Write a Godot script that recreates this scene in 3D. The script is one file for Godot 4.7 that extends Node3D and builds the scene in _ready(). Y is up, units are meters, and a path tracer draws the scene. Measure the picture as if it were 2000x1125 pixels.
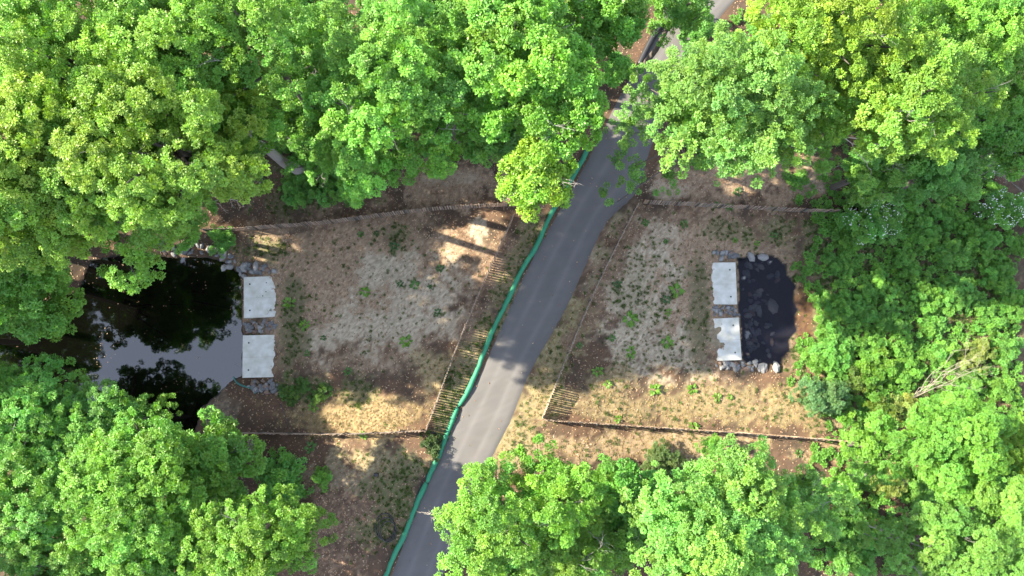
extends Node3D
# A greenway path on an embankment in a wood, seen from high above: box culvert ends on both sides, a pond on the left, a stilling pool on the right.

const WATER := -1.8
const SLAB_TOP := -1.1
const YELLOW_GREEN := Color(0.195, 0.360, 0.042)
const FRESH_GREEN := Color(0.150, 0.335, 0.046)
const MID_GREEN := Color(0.138, 0.325, 0.048)
const COOL_GREEN := Color(0.152, 0.350, 0.072)
const DEEP_GREEN := Color(0.132, 0.325, 0.060)

var pond_left := [Vector2(-49.15, -2.70), Vector2(-40.41, -3.23), Vector2(-33.12, -4.64), Vector2(-30.02, -5.88), Vector2(-29.25, -8.02), Vector2(-26.26, -8.63), Vector2(-23.76, -8.27), Vector2(-21.28, -8.31), Vector2(-19.67, -7.77), Vector2(-18.69, -7.06), Vector2(-18.44, -6.06), Vector2(-18.23, 0.26), Vector2(-19.02, 0.44), Vector2(-19.86, 1.37), Vector2(-21.04, 2.34), Vector2(-21.32, 4.05), Vector2(-23.16, 5.76), Vector2(-27.68, 5.08), Vector2(-32.63, 3.37), Vector2(-39.95, 3.02), Vector2(-48.63, 3.02)]
var pond_right := [Vector2(15.50, -8.13), Vector2(16.17, -8.27), Vector2(16.89, -8.41), Vector2(17.74, -8.31), Vector2(18.37, -8.23), Vector2(18.99, -7.66), Vector2(19.14, -6.91), Vector2(19.65, -6.20), Vector2(19.51, -5.35), Vector2(19.80, -4.50), Vector2(19.55, -3.65), Vector2(19.67, -2.95), Vector2(19.08, -2.25), Vector2(19.20, -1.55), Vector2(18.55, -1.13), Vector2(18.32, -0.36), Vector2(17.66, -0.57), Vector2(16.92, -0.29), Vector2(16.30, -0.64), Vector2(15.68, -0.89), Vector2(15.50, -4.64)]
var road_left := [Vector2(25.42, -38.36), Vector2(17.18, -30.34), Vector2(12.50, -25.86), Vector2(10.14, -23.28), Vector2(8.69, -21.08), Vector2(7.11, -18.19), Vector2(5.74, -15.32), Vector2(3.98, -12.13), Vector2(1.99, -8.63), Vector2(0.62, -5.87), Vector2(-0.61, -3.13), Vector2(-1.96, -0.08), Vector2(-3.27, 2.43), Vector2(-4.42, 4.92), Vector2(-5.57, 7.54), Vector2(-6.63, 10.15), Vector2(-7.65, 12.88), Vector2(-9.80, 18.11), Vector2(-14.10, 27.64)]
var road_right := [Vector2(29.05, -38.36), Vector2(20.76, -30.34), Vector2(15.69, -25.86), Vector2(13.85, -23.28), Vector2(11.65, -19.63), Vector2(9.68, -15.32), Vector2(8.65, -12.13), Vector2(6.55, -10.03), Vector2(4.86, -6.56), Vector2(3.75, -4.15), Vector2(2.24, -1.60), Vector2(1.22, 0.25), Vector2(0.20, 2.93), Vector2(-1.07, 5.41), Vector2(-2.13, 7.71), Vector2(-3.15, 10.31), Vector2(-4.22, 12.88), Vector2(-6.53, 18.11), Vector2(-11.21, 27.64)]
var road_middle := [Vector2(27.23, -38.36), Vector2(18.97, -30.34), Vector2(14.09, -25.86), Vector2(12.00, -23.28), Vector2(10.17, -20.36), Vector2(8.39, -16.75), Vector2(7.20, -13.73), Vector2(5.27, -11.08), Vector2(3.43, -7.59), Vector2(2.18, -5.01), Vector2(0.81, -2.37), Vector2(-0.37, 0.09), Vector2(-1.53, 2.68), Vector2(-2.75, 5.16), Vector2(-3.85, 7.63), Vector2(-4.89, 10.23), Vector2(-5.94, 12.88), Vector2(-8.16, 18.11), Vector2(-12.66, 27.64)]

var rng := RandomNumberGenerator.new()
var rough := FastNoiseLite.new()
var fine := FastNoiseLite.new()
var used := {}
var M := {}
var clumps := []
var rock_meshes := []
var gx := PackedFloat32Array()
var gz := PackedFloat32Array()
var tint := PackedColorArray()
var litter_share := PackedFloat32Array()
var straw_share := PackedFloat32Array()
var grass_share := PackedFloat32Array()


func _ready() -> void:
	rng.seed = 41
	rough.seed = 5
	rough.frequency = 0.35
	rough.fractal_octaves = 3
	fine.seed = 9
	fine.frequency = 1.6
	fine.fractal_octaves = 3
	camera_sky_sun()
	materials()
	shapes()
	build_ground()
	build_road()
	build_water()
	culverts()
	fences()
	socks()
	stones()
	trees()
	shrubs()
	plants()
	ground_cover()
	small_things()


func camera_sky_sun() -> void:
	var cam := Camera3D.new()
	cam.name = "camera"
	cam.position = Vector3(0, 55, 0)
	cam.rotation_degrees = Vector3(-84, 0, 0)
	cam.fov = 38.36
	cam.near = 0.5
	cam.far = 3000.0
	add_child(cam)
	cam.current = true
	var sky_look := ProceduralSkyMaterial.new()
	sky_look.sky_top_color = Color(0.56, 0.60, 0.685)
	sky_look.sky_horizon_color = Color(0.70, 0.72, 0.755)
	sky_look.sky_curve = 0.12
	sky_look.ground_bottom_color = Color(0.16, 0.18, 0.12)
	sky_look.ground_horizon_color = Color(0.55, 0.6, 0.62)
	sky_look.sun_angle_max = 20.0
	var sky := Sky.new()
	sky.sky_material = sky_look
	var env := Environment.new()
	env.background_mode = Environment.BG_SKY
	env.sky = sky
	env.background_energy_multiplier = 1.08
	env.tonemap_mode = Environment.TONE_MAPPER_LINEAR
	env.tonemap_exposure = 5.5
	env.sdfgi_enabled = true
	env.ssao_enabled = true
	env.ssil_enabled = true
	var world := WorldEnvironment.new()
	world.name = "world_environment"
	world.environment = env
	add_child(world)
	var sun := DirectionalLight3D.new()
	sun.name = "sun"
	sun.light_color = Color(1.0, 0.95, 0.85)
	sun.light_energy = 1.55
	sun.light_angular_distance = 0.55
	sun.shadow_enabled = true
	sun.basis = Basis.looking_at(Vector3(1.0, -0.70, 0.225).normalized())
	add_child(sun)


# ---------------------------------------------------------------- naming

func numbered(called: String) -> String:
	if not used.has(called):
		used[called] = 0
		return called
	used[called] += 1
	return "%s_%03d" % [called, used[called]]


func tag(o: Node, label: String, category := "", group := "", kind := "") -> void:
	if label != "": o.set_meta("label", label)
	if category != "": o.set_meta("category", category)
	if group != "": o.set_meta("group", group)
	if kind != "": o.set_meta("kind", kind)


func spot(kind: String, p: Vector2) -> String:
	# says which one by what it stands near
	var marks := [[Vector2(-17.15, -5.48), "the upper left culvert end"], [Vector2(-17.01, -1.12), "the lower left culvert end"], [Vector2(14.75, -6.37), "the upper right culvert end"], [Vector2(14.63, -2.51), "the lower right culvert end"], [Vector2(2.02, 2.86), "the right bank's lower fence corner"], [Vector2(-5.64, 3.66), "the left bank's lower fence corner"], [Vector2(8.54, -11.50), "the right bank's upper fence corner"], [Vector2(0.00, -10.73), "the left bank's upper fence corner"], [Vector2(-3.54, 2.06), "the sunlit sock's joint"], [Vector2(20.24, 1.45), "the round blue-green shrub"], [Vector2(8.90, -4.51), "the right bank's sandy middle"], [Vector2(-7.25, -5.23), "the left bank's sandy middle"], [Vector2(-10.53, -10.55), "the left weathered fence's middle"], [Vector2(15.74, -11.49), "the right weathered fence's middle"], [Vector2(-14.65, -13.96), "the leaning grey trunk"], [Vector2(8.69, -21.09), "the black sock"], [Vector2(33.55, -14.14), "the grey leafless bush"], [Vector2(-28.56, -6.12), "the pond's left end"], [Vector2(-14.45, 5.53), "the fallen grey log"], [Vector2(23.11, 6.61), "the pale fallen log"], [Vector2(32.84, -11.09), "the right-hand blossom shrub"]]
	marks.sort_custom(func(a, b): return p.distance_to(a[0]) < p.distance_to(b[0]))
	for m in marks.slice(0, 6):
		var d: Vector2 = p - m[0]
		var far := "just " if d.length() < 2.2 else "" if d.length() < 5.5 else "well "
		var way: String = ("right of " if d.x > 0 else "left of ") if absf(d.x) > absf(d.y) else ("below " if d.y > 0 else "above ")
		var text: String = kind + " " + far + way + m[1]
		if not used.has(text):
			used[text] = 0
			return text
	return kind + " among its like"


func thing(called: String, at: Vector3, label: String, category: String, group := "", turn := 0.0) -> Node3D:
	var o := Node3D.new()
	o.name = numbered(called)
	o.position = at
	o.rotation.y = turn
	tag(o, label, category, group)
	add_child(o)
	return o


func part(called: String, mesh: Mesh, material: Material, parent: Node, at := Vector3.ZERO) -> MeshInstance3D:
	var o := MeshInstance3D.new()
	o.name = numbered(called) if parent == self else called
	o.mesh = mesh
	o.material_override = material
	o.position = at
	parent.add_child(o, true)
	return o


# ---------------------------------------------------------------- materials

func noise_texture(frequency: float, low: Color, high: Color, octaves := 4, number := 1) -> NoiseTexture2D:
	var n := FastNoiseLite.new()
	n.seed = number
	n.frequency = frequency
	n.fractal_octaves = octaves
	var ramp := Gradient.new()
	ramp.set_color(0, low)
	ramp.set_color(1, high)
	var t := NoiseTexture2D.new()
	t.width = 512
	t.height = 512
	t.seamless = true
	t.noise = n
	t.color_ramp = ramp
	return t


func surface(called: String, color: Color, roughness := 0.9) -> StandardMaterial3D:
	var m := StandardMaterial3D.new()
	m.resource_name = called
	m.albedo_color = color.linear_to_srgb()
	m.roughness = roughness
	M[called] = m
	return m


func textured(m: StandardMaterial3D, t: Texture2D, per_metre: float) -> void:
	m.albedo_texture = t
	m.uv1_triplanar = true
	m.uv1_world_triplanar = true
	m.uv1_scale = Vector3.ONE * per_metre


func materials() -> void:
	var soil := surface("soil", Color(1, 1, 1), 0.95)
	soil.vertex_color_use_as_albedo = true
	textured(soil, noise_texture(0.09, Color(0.72, 0.70, 0.68), Color(1, 1, 1), 5, 3), 0.31)
	var asphalt := surface("asphalt", Color(1, 1, 1), 0.85)
	asphalt.vertex_color_use_as_albedo = true
	textured(asphalt, noise_texture(0.16, Color(0.86, 0.86, 0.86), Color(1, 1, 1), 4, 4), 0.47)
	var leaf := surface("leaf", Color(1, 1, 1), 0.42)
	leaf.vertex_color_use_as_albedo = true
	leaf.backlight_enabled = true
	leaf.backlight = Color(0.86, 0.9, 0.4)
	leaf.metallic_specular = 0.42
	var dead := surface("dead_leaf", Color(1, 1, 1), 0.8)
	dead.vertex_color_use_as_albedo = true
	var concrete := surface("concrete", Color(0.51, 0.515, 0.49), 0.8)
	textured(concrete, noise_texture(0.012, Color(0.84, 0.83, 0.79), Color(1, 1, 1), 6, 6), 0.23)
	surface("plug", Color(0.03, 0.03, 0.03), 0.7)
	surface("joint", Color(0.25, 0.24, 0.22), 0.9)
	textured(surface("lath", Color(0.37, 0.25, 0.165), 0.85), noise_texture(0.05, Color(0.7, 0.7, 0.7), Color(1, 1, 1), 3, 7), 1.3)
	textured(surface("pale_lath", Color(0.47, 0.345, 0.25), 0.85), noise_texture(0.05, Color(0.7, 0.7, 0.7), Color(1, 1, 1), 3, 8), 1.3)
	textured(surface("grey_lath", Color(0.26, 0.21, 0.16), 0.85), noise_texture(0.05, Color(0.7, 0.7, 0.7), Color(1, 1, 1), 3, 8), 1.3)
	surface("steel", Color(0.06, 0.065, 0.06), 0.6)
	surface("wire", Color(0.22, 0.2, 0.18), 0.5)
	textured(surface("green_mesh", Color(0.016, 0.215, 0.110), 0.7), noise_texture(0.2, Color(0.75, 0.75, 0.75), Color(1, 1, 1), 3, 9), 2.0)
	surface("black_plastic", Color(0.012, 0.012, 0.013), 0.5)
	surface("teal_hose", Color(0.02, 0.13, 0.11), 0.5)
	textured(surface("bark", Color(0.12, 0.10, 0.085), 0.95), noise_texture(0.05, Color(0.55, 0.55, 0.55), Color(1, 1, 1), 4, 10), 0.9)
	textured(surface("pale_bark", Color(0.33, 0.31, 0.29), 0.9), noise_texture(0.05, Color(0.6, 0.6, 0.6), Color(1, 1, 1), 4, 11), 0.9)
	textured(surface("dead_wood", Color(0.42, 0.37, 0.31), 0.9), noise_texture(0.05, Color(0.65, 0.65, 0.65), Color(1, 1, 1), 4, 12), 0.9)
	surface("petal", Color(0.75, 0.76, 0.72), 0.8)
	textured(surface("grey_rock", Color(0.185, 0.19, 0.20), 0.85), noise_texture(0.03, Color(0.6, 0.6, 0.6), Color(1, 1, 1), 5, 13), 1.1)
	textured(surface("pale_rock", Color(0.30, 0.30, 0.295), 0.85), noise_texture(0.03, Color(0.65, 0.65, 0.65), Color(1, 1, 1), 5, 14), 1.1)
	textured(surface("brown_rock", Color(0.25, 0.17, 0.13), 0.85), noise_texture(0.03, Color(0.6, 0.6, 0.6), Color(1, 1, 1), 5, 15), 1.1)
	var w := surface("pond_water", Color(0.0015, 0.0015, 0.0012), 0.03)
	w.transparency = BaseMaterial3D.TRANSPARENCY_ALPHA
	w.albedo_color.a = 0.975
	w.metallic_specular = 0.71
	var p := surface("pool_water", Color(0.006, 0.007, 0.016), 0.04)
	p.transparency = BaseMaterial3D.TRANSPARENCY_ALPHA
	p.albedo_color.a = 0.62
	p.metallic_specular = 0.2


# ---------------------------------------------------------------- shapes

func tri(st: SurfaceTool, a: Vector3, b: Vector3, c: Vector3) -> void:
	st.add_vertex(a)
	st.add_vertex(b)
	st.add_vertex(c)


func started(flat := false) -> SurfaceTool:
	var st := SurfaceTool.new()
	st.begin(Mesh.PRIMITIVE_TRIANGLES)
	if flat: st.set_smooth_group(-1)
	return st


func done(st: SurfaceTool) -> ArrayMesh:
	st.generate_normals()
	return st.commit()


func tube(st: SurfaceTool, pts: Array, radii: Array, sides := 6) -> void:
	var rings := []
	for i in pts.size():
		var along: Vector3 = (pts[mini(i + 1, pts.size() - 1)] - pts[maxi(i - 1, 0)]).normalized()
		var side := along.cross(Vector3(0.31, 0.2, 0.93)).normalized()
		var over := along.cross(side)
		var ring := []
		for k in sides:
			var a := TAU * k / sides
			ring.append(pts[i] + (side * cos(a) + over * sin(a)) * radii[i])
		rings.append(ring)
	for i in pts.size() - 1:
		for k in sides:
			var l := (k + 1) % sides
			tri(st, rings[i][k], rings[i + 1][k], rings[i][l])
			tri(st, rings[i][l], rings[i + 1][k], rings[i + 1][l])
	var last: int = pts.size() - 1
	for k in range(1, sides - 1):
		tri(st, rings[0][0], rings[0][k], rings[0][k + 1])
		tri(st, rings[last][0], rings[last][k + 1], rings[last][k])


func tube_mesh(pts: Array, radii: Array, sides := 6) -> ArrayMesh:
	var st := started()
	tube(st, pts, radii, sides)
	return done(st)


func smooth_line(pts: Array, step: float) -> Array:
	var out := []
	for i in pts.size() - 1:
		var a = pts[maxi(i - 1, 0)]
		var d = pts[mini(i + 2, pts.size() - 1)]
		var n := maxi(1, int(ceil(pts[i].distance_to(pts[i + 1]) / step)))
		for k in n:
			out.append(pts[i].cubic_interpolate(pts[i + 1], a, d, float(k) / n))
	out.append(pts[pts.size() - 1])
	return out


func box(size: Vector3, bevel := 0.0) -> ArrayMesh:
	# a box with its upper edges chamfered, base at y = 0
	var st := started(true)
	var x := size.x / 2
	var z := size.z / 2
	var y := size.y
	var b := bevel
	var low := [Vector3(-x, 0, -z), Vector3(x, 0, -z), Vector3(x, 0, z), Vector3(-x, 0, z)]
	var mid := [Vector3(-x, y - b, -z), Vector3(x, y - b, -z), Vector3(x, y - b, z), Vector3(-x, y - b, z)]
	var top := [Vector3(-x + b, y, -z + b), Vector3(x - b, y, -z + b), Vector3(x - b, y, z - b), Vector3(-x + b, y, z - b)]
	for k in 4:
		var l := (k + 1) % 4
		tri(st, low[k], mid[l], mid[k])
		tri(st, low[k], low[l], mid[l])
		if b > 0:
			tri(st, mid[k], top[l], top[k])
			tri(st, mid[k], mid[l], top[l])
	tri(st, top[0], top[1], top[2])
	tri(st, top[0], top[2], top[3])
	tri(st, low[0], low[2], low[1])
	tri(st, low[0], low[3], low[2])
	return done(st)


func leaf_into(st: SurfaceTool, at: Vector3, out: Vector3, up: Vector3, length: float, width: float, color: Color) -> void:
	var side := out.cross(up).normalized() * width * 0.5
	var lift := side.cross(out).normalized()
	if lift.y < 0: lift = -lift
	var m := at + out * length * 0.45 + lift * length * 0.10
	st.set_color(color)
	var tip := at + out * length - lift * length * 0.05
	tri(st, at, m + side, tip)
	tri(st, at, tip, m - side)


func make_clump(number: int, leaves: int, radius: float, length: float, up_share: float) -> ArrayMesh:
	var r := RandomNumberGenerator.new()
	r.seed = number
	var st := started(true)
	for k in leaves:
		var y := lerpf(1.0, -0.25, (k + 0.5) / leaves)
		var a := k * 2.39996 + r.randf_range(-0.4, 0.4)
		var d := Vector3(cos(a) * sqrt(1 - y * y), y, sin(a) * sqrt(1 - y * y))
		var root := d * radius * r.randf_range(0.25, 0.75)
		var out := (d + Vector3(r.randf_range(-0.6, 0.6), r.randf_range(-0.5, 0.25) , r.randf_range(-0.6, 0.6)) + Vector3(cos(a), 0, sin(a)) * 0.55).normalized()
		var up := (Vector3.UP * up_share + d + Vector3(r.randf_range(-0.5, 0.5), 0, r.randf_range(-0.5, 0.5))).normalized()
		var v := r.randf_range(0.72, 1.25)
		var warm := r.randf_range(-0.12, 0.14)
		leaf_into(st, root, out, up, length * r.randf_range(0.75, 1.25), length * r.randf_range(0.62, 0.95), Color(v * (1 + warm), v, v * (1 - warm)))
	return done(st)


func make_rock(number: int) -> ArrayMesh:
	var r := RandomNumberGenerator.new()
	r.seed = number
	var st := started(true)
	var rings := []
	var levels := [-0.55, -0.1, 0.35, 0.62]
	var wide := [0.75, 1.0, 0.86, 0.45]
	for i in 4:
		var ring := []
		for k in 7:
			var a := TAU * (k + r.randf_range(-0.25, 0.25)) / 7
			var q: float = wide[i] * r.randf_range(0.78, 1.1)
			ring.append(Vector3(cos(a) * q, levels[i] + r.randf_range(-0.1, 0.1), sin(a) * q * 0.8))
		rings.append(ring)
	for i in 3:
		for k in 7:
			var l := (k + 1) % 7
			tri(st, rings[i][k], rings[i + 1][l], rings[i + 1][k])
			tri(st, rings[i][k], rings[i][l], rings[i + 1][l])
	for k in 7:
		tri(st, rings[3][k], rings[3][(k + 1) % 7], Vector3(0.05, 0.72, 0))
	return done(st)


func shapes() -> void:
	for k in 4:
		clumps.append(make_clump(20 + k, 84, 0.36, 0.118, 0.85))
	for k in 2:
		clumps.append(make_clump(40 + k, 58, 0.38, 0.17, 0.6))
	for k in 5:
		rock_meshes.append(make_rock(60 + k))


func scatter(called: String, mesh: Mesh, material: Material, where: Array, colors: Array, parent: Node, kind := "") -> MultiMeshInstance3D:
	var mm := MultiMesh.new()
	mm.transform_format = MultiMesh.TRANSFORM_3D
	mm.use_colors = true
	mm.mesh = mesh
	mm.instance_count = where.size()
	for i in where.size():
		mm.set_instance_transform(i, where[i])
		mm.set_instance_color(i, colors[i])
	var o := MultiMeshInstance3D.new()
	o.name = numbered(called) if parent == self else called
	o.multimesh = mm
	o.material_override = material
	if kind != "": o.set_meta("kind", kind)
	parent.add_child(o, true)
	return o


# ---------------------------------------------------------------- ground

func from_segment(p: Vector2, a: Vector2, b: Vector2) -> float:
	var v := b - a
	return p.distance_to(a + v * clampf((p - a).dot(v) / v.length_squared(), 0, 1))


func from_road(p: Vector2) -> float:
	var d := 1e9
	for i in road_middle.size() - 1:
		d = minf(d, from_segment(p, road_middle[i], road_middle[i + 1]))
	return d


func from_shore(p: Vector2, shore: Array) -> float:
	var d := 1e9
	for i in shore.size():
		d = minf(d, from_segment(p, shore[i], shore[(i + 1) % shore.size()]))
	return -d if Geometry2D.is_point_in_polygon(p, PackedVector2Array(shore)) else d


func ground(p: Vector2) -> float:
	var road := from_road(p)
	var h := -0.95 * smoothstep(4.0, 12.0, road)
	for shore in [pond_left, pond_right]:
		if shore == pond_right and (p.x < 8 or p.x > 27 or p.y < -16 or p.y > 8): continue
		if shore == pond_left and (p.x > -9 or p.y < -22 or p.y > 15): continue
		var s := from_shore(p, shore)
		var bank := WATER + 0.1 + (0.27 if shore == pond_left else 0.33) * s if s > 0 else maxf(WATER + 0.1 + s * 0.55, WATER - 0.75)
		var k := maxf(0.12 - absf(h - bank), 0.0) / 0.12
		h = minf(h, bank) - k * k * 0.03
	# soil washed over two of the slabs
	for spill in [[Vector2(13.80, -2.67), 0.62, 0.95]]:
		var far: float = ((p - spill[0]) / Vector2(spill[1], spill[2])).length() + rough.get_noise_2d(p.x * 3, p.y * 3) * 0.8
		if far < 1.0: h = maxf(h, SLAB_TOP + 0.05 * (0.8 - far))
	return h + smoothstep(2.6, 4.5, road) * (fine.get_noise_2d(p.x, p.y) * 0.055 + rough.get_noise_2d(p.x, p.y) * 0.06)


func on_ground(p: Vector2, lift := 0.0) -> Vector3:
	return Vector3(p.x, ground(p) + lift, p.y)


func lay(center: Vector2, rx: float, rz: float, color: Color, other: Color, strength: float, litter: float, straw: float, grass: float, ragged := 0.9) -> void:
	# a patch of one ground cover with a ragged edge
	var wide := gx.size()
	for j in gz.size():
		var dz := (gz[j] - center.y) / rz
		if absf(dz) > 1.7: continue
		for i in wide:
			var dx := (gx[i] - center.x) / rx
			if absf(dx) > 1.7: continue
			var d := sqrt(dx * dx + dz * dz)
			if d > 1.7: continue
			var n := rough.get_noise_2d(gx[i] + 40, gz[j]) * ragged + fine.get_noise_2d(gx[i], gz[j] + 30) * ragged * 0.7
			var w := smoothstep(-0.05, 0.5, 1.0 - d + n) * strength
			if w <= 0.001: continue
			var at := j * wide + i
			var mixed := color.lerp(other, clampf(0.5 + 1.2 * fine.get_noise_2d(gx[i] * 2.3 - 70, gz[j] * 2.3), 0, 1))
			tint[at] = tint[at].lerp(mixed, w)
			litter_share[at] = lerpf(litter_share[at], litter, w)
			straw_share[at] = lerpf(straw_share[at], straw, w)
			grass_share[at] = lerpf(grass_share[at], grass, w)


func build_ground() -> void:
	for v in [-900.0, -300.0, -120.0, -80.0, -60.0, -50.0, -44.0]: gx.append(v)
	var s := -40.0
	while s < 40.01:
		gx.append(s)
		s += 0.14
	for v in [44.0, 50.0, 60.0, 80.0, 120.0, 300.0, 900.0]: gx.append(v)
	for v in [-900.0, -300.0, -120.0, -80.0, -60.0, -45.0, -36.0]: gz.append(v)
	s = -31.0
	while s < 17.01:
		gz.append(s)
		s += 0.14
	for v in [21.0, 28.0, 40.0, 60.0, 120.0, 300.0, 900.0]: gz.append(v)
	var wide := gx.size()
	var many := wide * gz.size()
	tint.resize(many)
	litter_share.resize(many)
	straw_share.resize(many)
	grass_share.resize(many)
	var mould := Color(0.060, 0.042, 0.026)
	var russet := Color(0.105, 0.062, 0.036)
	for j in gz.size():
		for i in wide:
			var k := clampf(0.5 + 1.1 * rough.get_noise_2d(gx[i], gz[j]), 0, 1)
			tint[j * wide + i] = mould.lerp(russet, k)
			litter_share[j * wide + i] = 0.35
	var brown := Color(0.235, 0.167, 0.108)
	var brown_pale := Color(0.345, 0.260, 0.178)
	var sand := Color(0.465, 0.405, 0.305)
	var sand_dark := Color(0.300, 0.250, 0.175)
	var straw := Color(0.300, 0.235, 0.122)
	var straw_dark := Color(0.180, 0.128, 0.058)
	var hay := Color(0.290, 0.245, 0.145)
	var hay_dark := Color(0.190, 0.165, 0.085)
	var green := Color(0.085, 0.120, 0.036)
	var olive := Color(0.160, 0.138, 0.076)
	var olive_dark := Color(0.115, 0.105, 0.056)
	var m := 1.0 / 29.0
	# leaf-strewn soil inside and around the two fenced banks
	lay(Vector2(-10.44, -5.97), 320 * m, 190 * m, brown, brown_pale, 1.0, 0.9, 0.0, 0.03, 0.4)
	lay(Vector2(13.22, -5.97), 300 * m, 200 * m, brown, brown_pale, 1.0, 0.9, 0.0, 0.03, 0.4)
	lay(Vector2(-3.50, -12.97), 150 * m, 60 * m, brown, brown_pale, 1.0, 1.0, 0.0, 0.0)
	lay(Vector2(15.75, -13.31), 220 * m, 60 * m, brown, brown_pale, 1.0, 1.0, 0.0, 0.0)
	lay(Vector2(-10.01, 8.21), 170 * m, 130 * m, brown, Color(0.09, 0.05, 0.032), 0.9, 1.0, 0.0, 0.0)
	# bare sandy patches
	lay(Vector2(-7.26, -5.93), 105 * m, 75 * m, sand, sand_dark, 0.9, 0.12, 0.05, 0.04)
	lay(Vector2(-9.66, -3.17), 125 * m, 55 * m, sand, sand_dark, 0.9, 0.12, 0.1, 0.04)
	lay(Vector2(-4.44, -4.16), 70 * m, 75 * m, sand, sand_dark, 0.9, 0.12, 0.05, 0.02)
	lay(Vector2(-9.23, -7.01), 40 * m, 45 * m, sand, sand_dark, 0.85, 0.2, 0.0, 0.04)
	lay(Vector2(-12.44, -2.49), 55 * m, 45 * m, sand, sand_dark, 0.9, 0.1, 0.0, 0.02)
	lay(Vector2(-2.25, -9.71), 25 * m, 25 * m, sand, sand_dark, 0.8, 0.2, 0.0, 0.0)
	lay(Vector2(8.56, -5.19), 85 * m, 130 * m, sand, sand_dark, 0.85, 0.15, 0.05, 0.25)
	lay(Vector2(9.41, -1.44), 110 * m, 75 * m, sand, sand_dark, 0.85, 0.15, 0.15, 0.10)
	lay(Vector2(9.99, -8.99), 45 * m, 45 * m, sand, sand_dark, 0.75, 0.25, 0.0, 0.05)
	lay(Vector2(20.45, -13.24), 40 * m, 25 * m, sand, sand_dark, 0.6, 0.4, 0.0, 0.0)
	lay(Vector2(10.39, -12.31), 40 * m, 20 * m, sand, sand_dark, 0.6, 0.4, 0.0, 0.0)
	lay(Vector2(-3.86, -13.35), 60 * m, 18 * m, sand, sand_dark, 0.5, 0.5, 0.0, 0.0)
	lay(Vector2(-8.71, 5.58), 110 * m, 36 * m, hay, hay_dark, 0.9, 0.2, 0.5, 0.1)
	lay(Vector2(-11.43, 6.61), 60 * m, 40 * m, sand_dark, olive, 0.7, 0.3, 0.1, 0.03)
	# dry straw on the sunny ends
	lay(Vector2(-10.18, 2.62), 170 * m, 48 * m, straw, straw_dark, 0.95, 0.25, 1.0, 0.02, 0.6)
	lay(Vector2(-5.08, -0.25), 50 * m, 60 * m, hay, straw, 0.9, 0.15, 0.8, 0.03, 0.6)
	lay(Vector2(11.31, 2.13), 300 * m, 45 * m, straw, hay_dark, 0.8, 0.35, 0.8, 0.08, 0.7)
	lay(Vector2(6.10, 0.93), 80 * m, 60 * m, hay, straw_dark, 0.8, 0.2, 0.7, 0.06, 0.7)
	lay(Vector2(19.20, 1.96), 100 * m, 60 * m, straw, hay_dark, 0.85, 0.3, 0.8, 0.1, 0.7)
	lay(Vector2(10.23, 4.66), 330 * m, 34 * m, straw, brown_pale, 0.8, 0.5, 0.7, 0.06, 0.7)
	# shoulders of the path
	for p in [Vector2(0.67, 3.93), Vector2(1.35, 2.26), Vector2(2.20, 0.76), Vector2(2.88, -0.59), Vector2(0.00, 5.25), Vector2(3.57, -2.11), Vector2(4.43, -3.98)]:
		lay(p, 42 * m, 40 * m, hay, Color(0.20, 0.175, 0.075), 0.9, 0.1, 0.5, 0.12, 0.5)
	for p in [Vector2(5.47, -5.87), Vector2(6.35, -7.94), Vector2(7.41, -9.85)]:
		lay(p, 28 * m, 40 * m, sand_dark, hay_dark, 0.85, 0.3, 0.1, 0.12, 0.5)
	for p in [Vector2(1.38, -9.68), Vector2(0.17, -7.59), Vector2(-0.68, -5.52), Vector2(-1.70, -3.13), Vector2(-2.71, -1.43), Vector2(-3.72, 0.59), Vector2(-4.38, 2.26)]:
		lay(p, 34 * m, 40 * m, hay_dark, olive, 0.85, 0.35, 0.25, 0.3, 0.5)
	# leaves gathered along the fences by the path
	for p in [Vector2(-0.52, -8.98), Vector2(-1.10, -7.59), Vector2(-1.71, -6.21), Vector2(-2.39, -4.49), Vector2(-3.13, -3.13), Vector2(7.75, -9.68), Vector2(7.05, -8.29), Vector2(6.34, -6.90), Vector2(5.64, -5.35), Vector2(4.94, -3.81), Vector2(4.08, -2.28)]:
		lay(p, 22 * m, 26 * m, brown, Color(0.13, 0.085, 0.06), 0.85, 1.0, 0.0, 0.0, 0.5)
	# settled soil over the culvert barrels
	lay(Vector2(-14.72, -3.53), 34 * m, 125 * m, olive, olive_dark, 0.95, 0.15, 0.0, 0.2, 0.5)
	lay(Vector2(12.70, -4.56), 30 * m, 135 * m, olive, olive_dark, 0.95, 0.2, 0.0, 0.12, 0.4)
	# mown weeds and grass
	for g in [[Vector2(-17.18, -8.46), 60, 30], [Vector2(-13.74, 0.94), 55, 28], [Vector2(-14.77, 0.94), 40, 24], [Vector2(-4.05, 1.59), 26, 40], [Vector2(-4.37, 3.43), 24, 30], [Vector2(-7.99, 8.36), 60, 60], [Vector2(-7.02, 6.56), 40, 70], [Vector2(-8.46, 10.31), 70, 40],
			[Vector2(17.96, -9.71), 70, 35], [Vector2(20.67, -8.79), 50, 70], [Vector2(20.65, -4.61), 40, 80], [Vector2(14.75, -9.87), 60, 25], [Vector2(-8.05, -9.31), 40, 30], [Vector2(-0.68, -3.13), 20, 30], [Vector2(-10.59, 0.94), 60, 30], [Vector2(-12.70, -13.42), 120, 50], [Vector2(-15.47, -11.62), 60, 30], [Vector2(8.22, -5.87), 40, 60, 0.3]]:
		lay(g[0], g[1] * m, g[2] * m, green, olive, 0.75 * g[3] if g.size() > 3 else 0.6, 0.3, 0.05, 0.4)
	lay(Vector2(27.69, -3.18), 300 * m, 260 * m, Color(0.05, 0.062, 0.022), olive, 0.85, 0.3, 0.05, 0.8, 0.5)
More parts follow.
